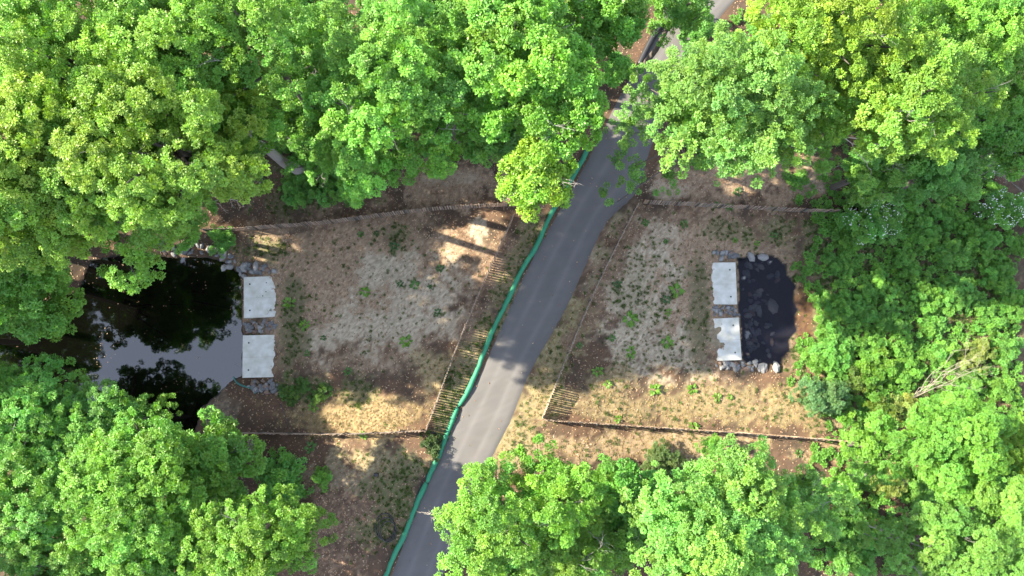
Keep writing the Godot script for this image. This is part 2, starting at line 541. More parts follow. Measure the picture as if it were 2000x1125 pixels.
	lay(Vector2(23.18, 5.00), 60 * m, 40 * m, straw, brown_pale, 0.7, 0.5, 0.5, 0.2, 0.7)
	lay(Vector2(22.57, 3.32), 40 * m, 60 * m, hay, brown_pale, 0.7, 0.4, 0.5, 0.2, 0.7)
	# mud at the pool's far side
	lay(Vector2(19.88, -4.28), 26 * m, 70 * m, Color(0.055, 0.022, 0.018), Color(0.10, 0.055, 0.018), 0.95, 0.1, 0.0, 0.0, 0.4)
	lay(Vector2(-19.71, 2.32), 45 * m, 45 * m, Color(0.12, 0.10, 0.08), sand_dark, 0.8, 0.4, 0.0, 0.0, 0.5)
	lay(Vector2(13.80, -2.67), 0.8, 1.1, Color(0.27, 0.225, 0.15), Color(0.19, 0.155, 0.10), 1.0, 0.0, 0.0, 0.0, 0.2)
	var positions := PackedVector3Array()
	positions.resize(many)
	var bed := Color(0.022, 0.018, 0.013)
	for j in gz.size():
		for i in wide:
			var p := Vector2(gx[i], gz[j])
			var at := j * wide + i
			var h := ground(p)
			positions[at] = Vector3(p.x, h, p.y)
			if h < WATER + 0.04:   # pond bed: dark silt
				tint[at] = bed
			var grain := 1.0 + 0.42 * fine.get_noise_2d(p.x * 3.1 + 11, p.y * 3.1)
			tint[at] = Color(tint[at].r * grain, tint[at].g * grain, tint[at].b * grain)
	var index := PackedInt32Array()
	index.resize((wide - 1) * (gz.size() - 1) * 6)
	var n := 0
	for j in gz.size() - 1:
		for i in wide - 1:
			var a := j * wide + i
			for v in [a, a + 1, a + wide, a + 1, a + wide + 1, a + wide]:
				index[n] = v
				n += 1
	var normals := PackedVector3Array()
	normals.resize(many)
	for j in gz.size():
		for i in wide:
			var l := j * wide + maxi(i - 1, 0)
			var r := j * wide + mini(i + 1, wide - 1)
			var u := maxi(j - 1, 0) * wide + i
			var d := mini(j + 1, gz.size() - 1) * wide + i
			normals[j * wide + i] = (positions[d] - positions[u]).cross(positions[r] - positions[l]).normalized()
	var arrays := []
	arrays.resize(Mesh.ARRAY_MAX)
	arrays[Mesh.ARRAY_VERTEX] = positions
	arrays[Mesh.ARRAY_NORMAL] = normals
	arrays[Mesh.ARRAY_COLOR] = tint
	arrays[Mesh.ARRAY_INDEX] = index
	var mesh := ArrayMesh.new()
	mesh.add_surface_from_arrays(Mesh.PRIMITIVE_TRIANGLES, arrays, [], {}, 0)
	var o := part("ground", mesh, M.soil, self)
	tag(o, "brown leaf-strewn soil with sandy and straw patches", "", "", "structure")


func build_road() -> void:
	var left := smooth_line(road_left, 0.5)
	var right := smooth_line(road_right, 0.5)
	var st := started()
	var n := mini(left.size(), right.size())
	var l2 := []
	var r2 := []
	for i in 170:   # the same number of steps on both edges
		var t := i / 169.0
		l2.append(along_line(road_left, t))
		r2.append(along_line(road_right, t))
	var across := [-0.09, 0.0, 0.10, 0.2, 0.28, 0.36, 0.46, 0.56, 0.63, 0.72, 0.82, 0.9, 1.0]
	var heights := [-0.06, 0.035, 0.04, 0.045, 0.043, 0.045, 0.05, 0.047, 0.045, 0.047, 0.044, 0.035, -0.09]
	var rows := []
	var colors := []
	for i in 170:
		var row := []
		var crow := []
		for k in across.size():
			var p: Vector2 = l2[i].lerp(r2[i], across[k])
			p += (r2[i] - l2[i]).normalized() * fine.get_noise_2d(i * 0.9, k) * (0.06 if k in [0, 1, 11, 12] else 0.0)
			row.append(Vector3(p.x, heights[k], p.y))
			var worn: float = [0.85, 0.9, 1.0, 1.0, 1.2, 1.0, 0.96, 1.0, 1.2, 1.0, 0.98, 0.9, 0.8][k]
			worn *= 1.0 + 0.10 * rough.get_noise_2d(p.x * 1.5, p.y * 1.5) + 0.10 * fine.get_noise_2d(p.x * 2, p.y * 2)
			crow.append(Color(0.098, 0.094, 0.092) * worn)
		rows.append(row)
		colors.append(crow)
	for i in 169:
		for k in across.size() - 1:
			for v in [[i, k], [i, k + 1], [i + 1, k], [i, k + 1], [i + 1, k + 1], [i + 1, k]]:
				st.set_color(colors[v[0]][v[1]])
				st.add_vertex(rows[v[0]][v[1]])
	var o := part("path", done(st), M.asphalt, self)
	tag(o, "grey asphalt path curving up between the two fenced banks", "", "", "structure")


func along_line(pts: Array, t: float) -> Vector2:
	var f: float = clampf(t, 0, 1) * (pts.size() - 1)
	var i := mini(int(f), pts.size() - 2)
	return pts[i].cubic_interpolate(pts[i + 1], pts[maxi(i - 1, 0)], pts[mini(i + 2, pts.size() - 1)], f - i)


func build_water() -> void:
	for w in [["pond_water", pond_left, M.pond_water, "dark still pond water mirroring trees and grey sky"], ["pool_water", pond_right, M.pool_water, "dark blue pool water over sunken stones"]]:
		var shore := PackedVector2Array(w[1])
		var grown: PackedVector2Array = Geometry2D.offset_polygon(shore, 0.5)[0]
		var st := started()
		var idx := Geometry2D.triangulate_polygon(grown)
		for k in range(0, idx.size(), 3):
			var a := grown[idx[k]]
			var b := grown[idx[k + 1]]
			var c := grown[idx[k + 2]]
			if (b - a).cross(c - a) < 0:
				var s := b
				b = c
				c = s
			tri(st, Vector3(a.x, WATER, a.y), Vector3(b.x, WATER, b.y), Vector3(c.x, WATER, c.y))
		tag(part(w[0], done(st), w[2], self), w[3], "", "", "structure")


# ---------------------------------------------------------------- culverts

func culverts() -> void:
	var spots := [
		[Vector2(-18.31, -6.65), Vector2(-18.21, -3.85), 1.0, "pale concrete box culvert end with five plugs, upper one at the left pond", "upper"],
		[Vector2(-18.24, -2.67), Vector2(-18.18, 0.19), 1.0, "concrete box culvert end beside the teal hose, lower of two at the left pond", "lower"],
		[Vector2(15.29, -7.67), Vector2(15.32, -4.79), -1.0, "clean white concrete culvert end above the stones at the right pool", "upper"],
		[Vector2(15.40, -3.89), Vector2(15.52, -1.01), -1.0, "concrete box culvert end with brown dirt stains beside the right pool", "lower"],
	]
	for k in 4:
		var s = spots[k]
		var a: Vector2 = s[0]
		var b: Vector2 = s[1]
		var mid := (a + b) / 2
		var wide := a.distance_to(b)
		var deep := 3.0
		var turn := -atan2((b - a).x, (b - a).y) * -1.0
		var o := thing("box_culvert", Vector3(mid.x, -2.7, mid.y), s[3], "culvert", "concrete culvert ends", turn)
		var d: float = s[2]
		part("top_slab", box(Vector3(deep, 0.26, wide), 0.025), M.concrete, o, Vector3(d * deep / 2, 2.7 + SLAB_TOP - 0.26, 0))
		for e in [-1, 1]:
			part("side_wall", box(Vector3(deep, 1.34, 0.24)), M.concrete, o, Vector3(d * deep / 2, 0, e * (wide / 2 - 0.123)))
		part("joint_groove", box(Vector3(deep - 0.04, 0.004, 0.012)), M.joint, o, Vector3(d * deep / 2, 2.7 + SLAB_TOP + 0.001, 0.02 * wide))
		var pins := [[0.42, -0.32], [0.42, 0.32]]
		if k == 0: pins += [[1.55, -0.34], [1.3, -0.02], [1.52, -0.12]]
		for p in pins:
			var c := CylinderMesh.new()
			var big: bool = p[0] < 1.0
			c.top_radius = 0.06 if big else 0.04
			c.bottom_radius = c.top_radius
			c.height = 0.02
			c.radial_segments = 12
			c.rings = 1
			part("lifting_plug", c, M.plug, o, Vector3(d * p[0], 2.7 + SLAB_TOP + 0.004, p[1] * wide))


# ---------------------------------------------------------------- fences

func fences() -> void:
	var laths := []
	for k in 3:
		var lean := [0.0, 0.02, -0.025][k] as float
		var st := started(true)
		var w := 0.043
		var h := [1.18, 1.22, 1.15][k] as float
		var low := [Vector3(-w, -0.05, -0.012), Vector3(w, -0.05, -0.012), Vector3(w, -0.05, 0.012), Vector3(-w, -0.05, 0.012)]
		var top := []
		for v in low: top.append(v + Vector3(lean, h, lean * 0.7))
		for e in 4:
			var f := (e + 1) % 4
			tri(st, low[e], top[f], top[e])
			tri(st, low[e], low[f], top[f])
		tri(st, top[0], top[1], top[2])
		tri(st, top[0], top[2], top[3])
		laths.append(done(st))
	var post := SurfaceTool.new()
	post.begin(Mesh.PRIMITIVE_TRIANGLES)
	post.append_from(box(Vector3(0.05, 1.45, 0.012)), 0, Transform3D(Basis(), Vector3(0, -0.1, 0)))
	post.append_from(box(Vector3(0.012, 1.44, 0.05)), 0, Transform3D(Basis(), Vector3(0, -0.1, 0.03)))
	var post_mesh := post.commit()
	var runs := [
		["weathered lath fence with dark posts along the leafy bank above the left pond", [Vector2(-21.02, -9.81), Vector2(-17.88, -9.90), Vector2(-12.38, -10.35), Vector2(-6.19, -11.13), Vector2(0.00, -11.34)], "grey_lath", 1],
		["lath fence on the left bank running down beside the green sock", [Vector2(0.10, -10.58), Vector2(-0.34, -9.49), Vector2(-2.01, -5.75), Vector2(-3.72, -1.47), Vector2(-5.53, 3.52)], "lath", 0],
		["low lath fence across the lower end of the left bank", [Vector2(-5.60, 3.59), Vector2(-11.64, 3.86), Vector2(-19.15, 3.79)], "lath", 0],
		["weathered lath fence with dark posts along the upper end of the right bank", [Vector2(8.88, -11.51), Vector2(11.19, -11.41), Vector2(15.08, -11.33), Vector2(22.04, -11.05)], "grey_lath", 1],
		["straight lath fence on the right bank beside the asphalt path", [Vector2(8.37, -11.27), Vector2(5.36, -5.24), Vector2(1.98, 2.77)], "pale_lath", 0],
		["long lath fence across the lower end of the right bank towards the thicket", [Vector2(2.04, 2.87), Vector2(10.04, 3.45), Vector2(16.07, 3.85), Vector2(22.24, 4.34)], "lath", 0],
	]
	for r in runs:
		var pts := smooth_line(r[1], 0.155)
		var start := on_ground(pts[0])
		var o := thing("lath_fence", start, r[0], "fence", "lath fences round the two banks")
		var tops := [[], [], []]
		var count: int = mini(pts.size(), 300)
		for i in count:
			var q := on_ground(pts[i]) - start
			var n: Vector2 = pts[mini(i + 1, pts.size() - 1)] - pts[maxi(i - 1, 0)]
			var turn := -n.angle()
			var p := part("lath", laths[rng.randi_range(0, 2)], M[["lath", "pale_lath", r[2], r[2]][rng.randi_range(0, 3)]], o, q)
			p.rotation = Vector3(rng.randf_range(-0.03, 0.03), turn + rng.randf_range(-0.12, 0.12), rng.randf_range(-0.03, 0.03))
			if i % 5 == 0:
				for k in 3: tops[k].append(q + Vector3(0, 0.15 + 0.45 * k, 0) + Vector3(sin(turn), 0, cos(turn)) * 0.022)
			if i % 11 == 3:
				var s := part("post", post_mesh, M.steel, o, q + Vector3(sin(turn), 0, cos(turn)) * 0.05)
				s.rotation.y = turn
		for k in 3:
			var rad := []
			for v in tops[k]: rad.append(0.008)
			part("wire", tube_mesh(tops[k], rad, 4), M.wire, o)


func socks() -> void:
	var lengths := [
		["green mesh sediment sock along the path edge, its upper length under the trees", [Vector2(5.22, -15.50), Vector2(4.69, -14.33), Vector2(3.67, -12.49), Vector2(2.62, -10.73), Vector2(1.65, -8.63), Vector2(0.62, -6.90), Vector2(-0.34, -4.84), Vector2(-1.19, -3.13), Vector2(-1.87, -1.43), Vector2(-2.54, 0.25), Vector2(-3.10, 1.43), Vector2(-3.54, 2.06)]],
		["green mesh sediment sock in sunlight, short length beside the lower lath fence", [Vector2(-3.57, 2.06), Vector2(-3.84, 2.76), Vector2(-4.30, 3.93), Vector2(-4.76, 5.18), Vector2(-5.18, 6.07), Vector2(-5.57, 6.99)]],
		["green mesh sediment sock in shade, lowest length below the bare twig", [Vector2(-5.54, 6.89), Vector2(-6.00, 7.87), Vector2(-6.45, 9.01), Vector2(-6.96, 10.31), Vector2(-7.61, 11.60), Vector2(-8.18, 13.04), Vector2(-8.72, 14.32)]],
	]
	for s in lengths:
		var pts2 := smooth_line(s[1], 0.3)
		var at := on_ground(pts2[0])
		var pts := []
		var radii := []
		for i in pts2.size():
			var r := 0.158 + 0.012 * sin(i * 0.5) + rng.randf_range(-0.012, 0.012)
			if i == 0 or i == pts2.size() - 1: r *= 0.45
			elif i == 1 or i == pts2.size() - 2: r *= 0.85
			pts.append(on_ground(pts2[i] + Vector2(rng.randf_range(-0.02, 0.02), 0), r * 0.75) - at)
			radii.append(r)
		var o := thing("sediment_sock", at, s[0], "sock", "green sediment socks along the path")
		part("mesh_tube", tube_mesh(pts, radii, 12), M.green_mesh, o)
		var tie := TorusMesh.new()
		tie.inner_radius = 0.11
		tie.outer_radius = 0.15
		tie.rings = 12
		tie.ring_segments = 6
		var t := part("tie", tie, M.black_plastic, o, pts[pts.size() - 1])
		t.basis = Basis(Quaternion(Vector3.UP, (pts[pts.size() - 1] - pts[pts.size() - 2]).normalized()))
	var b2 := smooth_line([Vector2(8.69, -21.09), Vector2(9.17, -22.11), Vector2(9.75, -23.21), Vector2(10.44, -24.20)], 0.4)
	var base := on_ground(b2[0])
	var bp := []
	var br := []
	for p in b2:
		bp.append(on_ground(p, 0.15) - base)
		br.append(0.2 + rng.randf_range(-0.015, 0.015))
	tag(part("black_sock", tube_mesh(bp, br, 10), M.black_plastic, self, base), "black sediment sock at the path edge deep in the trees' shade", "sock")


# ---------------------------------------------------------------- stones

func stones() -> void:
	var strips := [
		["grey stone in the rip-rap strip between the two left culvert ends", "stones between the left culvert ends", [Vector2(-18.23, -3.66), Vector2(-16.01, -3.65), Vector2(-15.98, -2.85), Vector2(-18.20, -2.86)], 46, 0.12, 0.22, 0.3],
		["stone on the bank above the upper left culvert end", "stones above the left culvert", [Vector2(-18.33, -7.59), Vector2(-17.19, -7.48), Vector2(-15.62, -6.95), Vector2(-18.41, -6.96)], 20, 0.13, 0.26, 0.2],
		["stone in the rip-rap below the lower left culvert end", "stones below the left culvert", [Vector2(-18.17, 0.40), Vector2(-15.66, 0.40), Vector2(-15.62, 1.28), Vector2(-17.65, 1.15)], 34, 0.12, 0.26, 0.35],
		["stone in the rip-rap strip between the two right culvert ends", "stones between the right culvert ends", [Vector2(13.67, -4.63), Vector2(15.57, -4.64), Vector2(15.66, -4.05), Vector2(13.65, -4.03)], 32, 0.11, 0.2, 0.15],
		["stone in the patch of rip-rap above the upper right culvert end", "stones above the right culvert", [Vector2(13.74, -8.45), Vector2(15.19, -8.45), Vector2(15.94, -8.12), Vector2(13.72, -7.81)], 16, 0.13, 0.24, 0.1],
		["pale stone in the rip-rap below the lower right culvert end", "stones below the right culvert", [Vector2(13.52, -0.80), Vector2(15.90, -0.92), Vector2(18.13, -0.36), Vector2(14.17, -0.36)], 30, 0.13, 0.26, 0.1],
		["sunken stone lying in the dark water of the right pool", "stones in the right pool", [Vector2(15.86, -7.80), Vector2(18.49, -7.87), Vector2(18.43, -0.78), Vector2(16.01, -0.96)], 95, 0.10, 0.30, 0.08],
	]
	for s in strips:
		var q: Array = s[2]
		for k in s[3]:
			var u := rng.randf()
			var v := rng.randf()
			var p: Vector2 = (q[0] as Vector2).lerp(q[1], u).lerp((q[3] as Vector2).lerp(q[2], u), v)
			if s[1] == "stones in the right pool" and v > 0.45: p.x -= rng.randf() * 1.9 * u
			stone(p, rng.randf_range(s[4], s[5]), s[0], s[1], s[6])
	var arc := smooth_line([Vector2(-24.17, -8.19), Vector2(-23.17, -8.53), Vector2(-21.93, -8.63), Vector2(-20.68, -8.52), Vector2(-19.79, -8.17), Vector2(-18.99, -7.67), Vector2(-18.56, -6.96)], 0.2)
	for k in 58:
		var p: Vector2 = arc[rng.randi_range(0, arc.size() - 1)] + Vector2(rng.randf_range(-0.25, 0.25), rng.randf_range(-0.45, 0.3))
		stone(p, rng.randf_range(0.12, 0.25), "rounded grey stone in the curved row along the upper shore of the left pond", "stones along the left pond's upper shore", 0.05)
	for b in [[Vector2(-19.94, -7.39), 0.36, "pale oval boulder standing in the pond's upper right corner"], [Vector2(-19.50, -7.44), 0.3, "grey upright boulder beside the pale oval one in the pond corner"], [Vector2(16.52, -8.16), 0.32, "white boulder on the upper rim of the right pool, left of two"],
			[Vector2(17.38, -8.10), 0.38, "larger white boulder on the upper rim of the right pool, right of two"], [Vector2(17.09, -0.50), 0.42, "broad pale boulder on the lower rim of the right pool"], [Vector2(17.97, -0.50), 0.36, "pale boulder at the lower right corner of the right pool"],
			[Vector2(17.67, -1.31), 0.2, "small bright white stone at the lower end of the right pool"], [Vector2(-17.57, -7.43), 0.36, "large light grey boulder on the bank just above the left culvert"], [Vector2(-14.41, 8.96), 0.5, "blue-grey boulder in shade among the lower left bushes"], [Vector2(18.12, -4.77), 0.5, "big flat olive stone just under the pool's surface"]]:
		stone(b[0], b[1], b[2], "", -1.0)


func stone(p: Vector2, size: float, label: String, group: String, brown: float) -> void:
	var m: Material = M.pale_rock if brown < 0 else M.brown_rock if rng.randf() < brown else M.pale_rock if rng.randf() < 0.3 else M.grey_rock
	var o := part("stone", rock_meshes[rng.randi_range(0, 4)], m, self, on_ground(p, size * 0.28))
	o.rotation.y = rng.randf() * TAU
	o.scale = Vector3(size * rng.randf_range(0.9, 1.3), size * rng.randf_range(0.7, 1.0), size * rng.randf_range(0.8, 1.1))
	tag(o, label, "stone", group)


# ---------------------------------------------------------------- trees

func plant_crown(parent: Node3D, center: Vector3, radius: float, high: float, color: Color, r: RandomNumberGenerator, opts: Dictionary) -> Array:
	# the crown: many boughs spread over an uneven dome, each covered with leaf clumps
	var size: float = opts.get("clump", 0.74)
	var count: int = opts.get("boughs", clampi(int(radius * radius * 2.3), 12, 74))
	var airy: float = opts.get("airy", 0.0)
	var where := [[], []]
	var colors := [[], []]
	var boughs := []
	var kind: int = opts.get("leaf", r.randi_range(0, 3))
	var stretch := Basis(Vector3.UP, r.randf() * TAU) * Basis.from_scale(Vector3(r.randf_range(1.0, 1.18), 1, r.randf_range(0.84, 1.0)))
	var tight: bool = kind == 1
	for k in count:
		var y := lerpf(0.98, -0.32, pow((k + 0.5) / count, 1.1))
		var a := k * 2.39996 + r.randf_range(-0.35, 0.35)
		var flat := sqrt(1 - y * y)
		var d := Vector3(cos(a) * flat, y, sin(a) * flat)
		var br := clampf(radius * r.randf_range(0.19, 0.33), 0.3, 1.6)
		var reach := r.randf_range(0.56, 0.95)
		var c := stretch * Vector3(d.x * radius * reach, d.y * high * reach, d.z * radius * reach)
		if r.randf() < airy: continue
		boughs.append(c)
		var shade := r.randf_range(0.82, 1.16)
		var warm := r.randf_range(-0.10, 0.10)
		var leaves := int(TAU * br * br / (0.34 * size * size) * (1.0 if tight else 1.25))
		for q in leaves:
			var ly := lerpf(1.0, -0.45, r.randf())
			var la := r.randf() * TAU
			var ld := (Vector3(cos(la) * sqrt(1 - ly * ly), ly, sin(la) * sqrt(1 - ly * ly)) + d * 0.35).normalized()
			var depth := r.randf_range(0.96, 1.08) if r.randf() < 0.6 else r.randf_range(0.55, 0.95)
			if r.randf() < 0.12: depth = r.randf_range(1.05, 1.35)
			var at := c + ld * br * depth * Vector3(1, 0.8, 1)
			var up := (ld + Vector3.UP * 0.8 + Vector3(r.randf_range(-0.3, 0.3), 0, r.randf_range(-0.3, 0.3))).normalized()
			var b := Basis(Quaternion(Vector3.UP, up)) * Basis(Vector3.UP, r.randf() * TAU)
			var v := shade * r.randf_range(0.8, 1.22)
			var w := warm + r.randf_range(-0.08, 0.08)
			var set_of := r.randi_range(0, 1)
			where[set_of].append(Transform3D(b.scaled(Vector3.ONE * size * r.randf_range(0.75, 1.3)), center + at))
			colors[set_of].append(Color(color.r * v * (1 + w), color.g * v, color.b * v * (1 - w)))
	# sparser leaves in the shaded inside of the crown
	for k in int(radius * radius * 15.0 * (1.0 - airy * 3.0) / (size * size)):
		var d := Vector3(r.randf_range(-1, 1), r.randf_range(-0.45, 0.9), r.randf_range(-1, 1))
		if d.length() > 1.0: continue
		var at := stretch * Vector3(d.x * radius * 0.62, d.y * high * 0.6, d.z * radius * 0.62)
		where[k % 2].append(Transform3D(Basis(Vector3.UP, r.randf() * TAU).scaled(Vector3.ONE * size * r.randf_range(0.9, 1.4)), center + at))
		var v := r.randf_range(0.8, 1.1)
		colors[k % 2].append(Color(color.r * v, color.g * v, color.b * v))
	for k in 2:
		if where[k].size():
			scatter("crown", clumps[(kind + k) % 4 if kind < 4 else 4 + k], M.leaf, where[k], colors[k], parent, "stuff")
	return boughs


func tree(label: String, p: Vector2, middle: float, radius: float, high: float, color: Color, number: int, group := "", opts := {}) -> void:
	var r := RandomNumberGenerator.new()
	r.seed = number * 7919 + 13
	var lean: Vector2 = opts.get("lean", Vector2(r.randf_range(-0.8, 0.8), r.randf_range(-0.8, 0.8)))
	var foot := on_ground(p + lean, -0.1)
	var o := thing("broadleaf_tree", foot, label, "tree", group)
	var center := Vector3(p.x, middle, p.y) - foot
	color = Color(color.r * r.randf_range(0.92, 1.10), color.g * r.randf_range(0.94, 1.06), color.b * r.randf_range(0.85, 1.12))
	var boughs := plant_crown(o, center, radius, high, color, r, opts)
	var thick: float = opts.get("thick", 0.10 + radius * 0.045)
	var top := center + Vector3(0, high * 0.35, 0)
	var stem := [Vector3.ZERO, Vector3(0, 0.35, 0), top * 0.3 + Vector3(r.randf_range(-0.2, 0.2), 0, r.randf_range(-0.2, 0.2)), top * 0.62, top]
	var bark: Material = M.pale_bark if opts.get("pale", false) else M.bark
	part("trunk", tube_mesh(stem, [thick * 1.5, thick * 1.1, thick * 0.95, thick * 0.7, thick * 0.22], 9), bark, o)
	for k in range(0, boughs.size(), maxi(1, boughs.size() / 7)):
		var c: Vector3 = center + boughs[k]
		var start := top * clampf((c.y - radius * 0.5) / top.y, 0.4, 0.85)
		var bend := start.lerp(c, 0.5) + Vector3(r.randf_range(-0.3, 0.3), -0.15 * radius * 0.5, r.randf_range(-0.3, 0.3))
		part("limb", tube_mesh([start, bend, c, c + (c - bend) * 0.35], [thick * 0.42, thick * 0.3, thick * 0.16, 0.015], 6), bark, o)
	# a few leafless twigs showing in the gaps
	for k in 3:
		if boughs.size() < 6: break
		var c: Vector3 = center + boughs[r.randi_range(0, boughs.size() - 1)] * 0.8
		var dir := Vector3(r.randf_range(-1, 1), r.randf_range(0.2, 0.8), r.randf_range(-1, 1)).normalized()
		bare_branch(o, c, c + dir * r.randf_range(1.0, 1.9), r, 0.022, "twig", M.pale_bark)
	for b in opts.get("bare", []):
		bare_branch(o, Vector3(b[0].x, b[2], b[0].y) - foot, Vector3(b[1].x, b[3], b[1].y) - foot, r)
	for b in opts.get("sprays", []):
		# low leafy branches reaching out below the crown
		var at := Vector3(b[0].x, b[1], b[0].y) - foot
		var more := opts.duplicate()
		more.airy = 0.4
		more.boughs = 9
		more.erase("leaf")
		more.clump = 0.75
		plant_crown(o, at, b[2], b[2] * 0.35, color, r, more)
		part("limb", tube_mesh([top * clampf(at.y / top.y, 0.2, 0.9), at * 0.5 + top * 0.25, at], [thick * 0.3, thick * 0.18, 0.02], 6), bark, o)


func bare_branch(parent: Node, a: Vector3, b: Vector3, r: RandomNumberGenerator, thick := 0.032, called := "bare_branch", m: Material = null) -> void:
	var st := started()
	fork(st, a, b, thick, 3, r)
	part(called, done(st), m if m else M.dead_wood, parent)


func fork(st: SurfaceTool, a: Vector3, b: Vector3, thick: float, levels: int, r: RandomNumberGenerator) -> void:
	var long := a.distance_to(b)
	var pts := []
	var radii := []
	for k in 6:
		var t := k / 5.0
		pts.append(a.lerp(b, t) + Vector3(r.randf_range(-1, 1), r.randf_range(-0.5, 0.5), r.randf_range(-1, 1)) * long * (0.05 if k > 0 else 0.0))
		radii.append(thick * lerpf(1.0, 0.35, t))
	tube(st, pts, radii, 5)
	if levels <= 1: return
	for k in 4:
		var at: Vector3 = pts[mini(5, k + 2)]
		var along := (b - a).normalized()
		var side := (along + Vector3(r.randf_range(-1, 1), r.randf_range(-0.3, 0.5), r.randf_range(-1, 1)) * 0.95).normalized()
		fork(st, at, at + side * long * r.randf_range(0.25, 0.5), thick * 0.5, levels - 1, r)


func trees() -> void:
	var by_edge := "tall trees of the wood"
	# upper left
	tree("pale yellow-green tree standing at the very left edge above the pond", Vector2(-23.03, -9.60), 17, 4.47, 5.0, YELLOW_GREEN, 1, by_edge, {"airy": 0.18, "lean": Vector2(-34.41, -10.91) - Vector2(-23.03, -9.60)})
	tree("yellow-green tree overhanging the pond's upper left corner", Vector2(-20.13, -8.60), 16, 3.98, 4.8, YELLOW_GREEN, 2, by_edge, {"airy": 0.18, "lean": Vector2(-27.11, -10.59) - Vector2(-20.13, -8.60)})
	tree("large pale green tree next to the dark gap in the upper left corner", Vector2(-19.68, -14.32), 17, 4.23, 5.0, YELLOW_GREEN, 3, by_edge, {"airy": 0.18})
	tree("yellow-green tree filling the wood between pond and upper left picture edge", Vector2(-16.11, -10.34), 17, 4.11, 5.0, YELLOW_GREEN, 4, by_edge, {"lean": Vector2(-17.28, -13.42) - Vector2(-16.11, -10.34), "airy": 0.18})
	tree("light green tree at the top edge in the upper left wood", Vector2(-15.87, -16.08), 17, 4.00, 5.0, FRESH_GREEN, 5, by_edge, {"airy": 0.18})
	tree("light green tree at the top edge left of the dark woodland gap", Vector2(-12.10, -15.78), 16.5, 2.98, 4.8, FRESH_GREEN, 6, by_edge, {"airy": 0.18})
	tree("mid green tree with exposed leaning grey trunk above the left bank", Vector2(-13.95, -12.37), 13.5, 2.95, 4.0, FRESH_GREEN, 7, by_edge, {"lean": Vector2(-14.40, -13.85) - Vector2(-13.95, -12.37), "thick": 0.34, "pale": true, "bare": [[Vector2(-17.73, -10.07), Vector2(-19.28, -9.36), 8.0, 7.0], [Vector2(-17.15, -10.22), Vector2(-15.99, -10.13), 8.0, 7.0]]})
	tree("small green tree leaning over stones at the pond's upper shore", Vector2(-18.94, -9.06), 10, 2.23, 2.6, FRESH_GREEN, 8, by_edge, {"lean": Vector2(-22.55, -9.90) - Vector2(-18.94, -9.06), "thick": 0.15, "bare": [[Vector2(-18.68, -10.44), Vector2(-16.84, -9.77), 9.0, 8.0]]})
	tree("dark shaded tree in the upper left corner behind paler crowns", Vector2(-28.00, -18.24), 9, 3.13, 3.0, MID_GREEN, 9, by_edge)
	tree("tall tree cut by the left edge above the pond, its right side in shade", Vector2(-27.38, -6.21), 12, 3.72, 5.0, MID_GREEN, 10, by_edge, {"lean": Vector2(-34.65, -9.13) - Vector2(-27.38, -6.21), "leaf": 4})
	tree("low dark tree below the yellow-green crowns at the left edge", Vector2(-29.00, -8.27), 8, 2.33, 2.6, MID_GREEN, 11, by_edge)
	tree("dark shaded tree beside the pond at the left edge", Vector2(-28.63, -4.72), 6.5, 2.85, 2.8, MID_GREEN, 51, by_edge, {"lean": Vector2(-34.38, -7.03) - Vector2(-28.63, -4.72), "leaf": 4})
	# upper middle
	tree("broad yellow-green tree above the left bank with a drooping lower crown", Vector2(-6.38, -12.75), 14, 3.55, 4.2, FRESH_GREEN, 12, by_edge, {"airy": 0.18, "lean": Vector2(-7.44, -15.58) - Vector2(-6.38, -12.75)})
	tree("yellow-green tree at the top edge above the drooping crown", Vector2(-6.20, -15.67), 15.5, 3.42, 4.4, FRESH_GREEN, 13, by_edge, {"airy": 0.18})
	tree("deeper green tree behind the yellow-green pair left of the path", Vector2(-3.22, -13.39), 14.5, 2.25, 3.4, MID_GREEN, 14, by_edge, {"lean": Vector2(-3.53, -15.91) - Vector2(-3.22, -13.39)})
	tree("glossy bright green tree at the top edge left of the path", Vector2(-0.25, -16.45), 15.5, 3.54, 4.4, FRESH_GREEN, 15, by_edge, {"airy": 0.18, "leaf": 4})
	tree("glossy green tree leaning towards the path above the sock's end", Vector2(1.71, -13.19), 15.5, 2.93, 4.0, FRESH_GREEN, 16, by_edge, {"airy": 0.18, "lean": Vector2(2.79, -16.05) - Vector2(1.71, -13.19), "leaf": 4})
	tree("small bright yellow-green tree overhanging the upper end of the green sock", Vector2(1.01, -9.59), 15, 2.10, 3.0, YELLOW_GREEN, 17, by_edge, {"lean": Vector2(2.60, -13.90) - Vector2(1.01, -9.59), "leaf": 4})
	tree("mid green tree hiding the path at the top edge", Vector2(4.82, -18.90), 13, 2.73, 3.4, MID_GREEN, 18, by_edge, {"leaf": 4})
	tree("darker low tree beside the path's bend at the top edge", Vector2(9.63, -20.85), 9, 1.99, 2.6, MID_GREEN, 19, by_edge)
	tree("shaded green tree filling the dark gap at the top left of centre", Vector2(-10.85, -19.27), 8, 2.33, 2.4, DEEP_GREEN, 20, by_edge)
	tree("shaded low tree in the gap beside the leaning grey trunk", Vector2(-12.02, -13.60), 5, 1.86, 2.0, DEEP_GREEN, 21, by_edge)
	# upper right
	tree("cool bright green maple with a dense round crown right of the path", Vector2(10.51, -13.01), 15.5, 3.91, 4.8, COOL_GREEN, 22, by_edge, {"lean": Vector2(13.60, -15.34) - Vector2(10.51, -13.01), "leaf": 1, "sprays": [[Vector2(8.17, -16.04), 6.0, 1.0], [Vector2(7.38, -14.75), 5.5, 1.5], [Vector2(7.89, -17.47), 6.5, 1.1], [Vector2(7.17, -12.76), 4.5, 1.4], [Vector2(6.57, -10.76), 4.0, 1.1], [Vector2(9.23, -12.11), 4.5, 1.2]]})
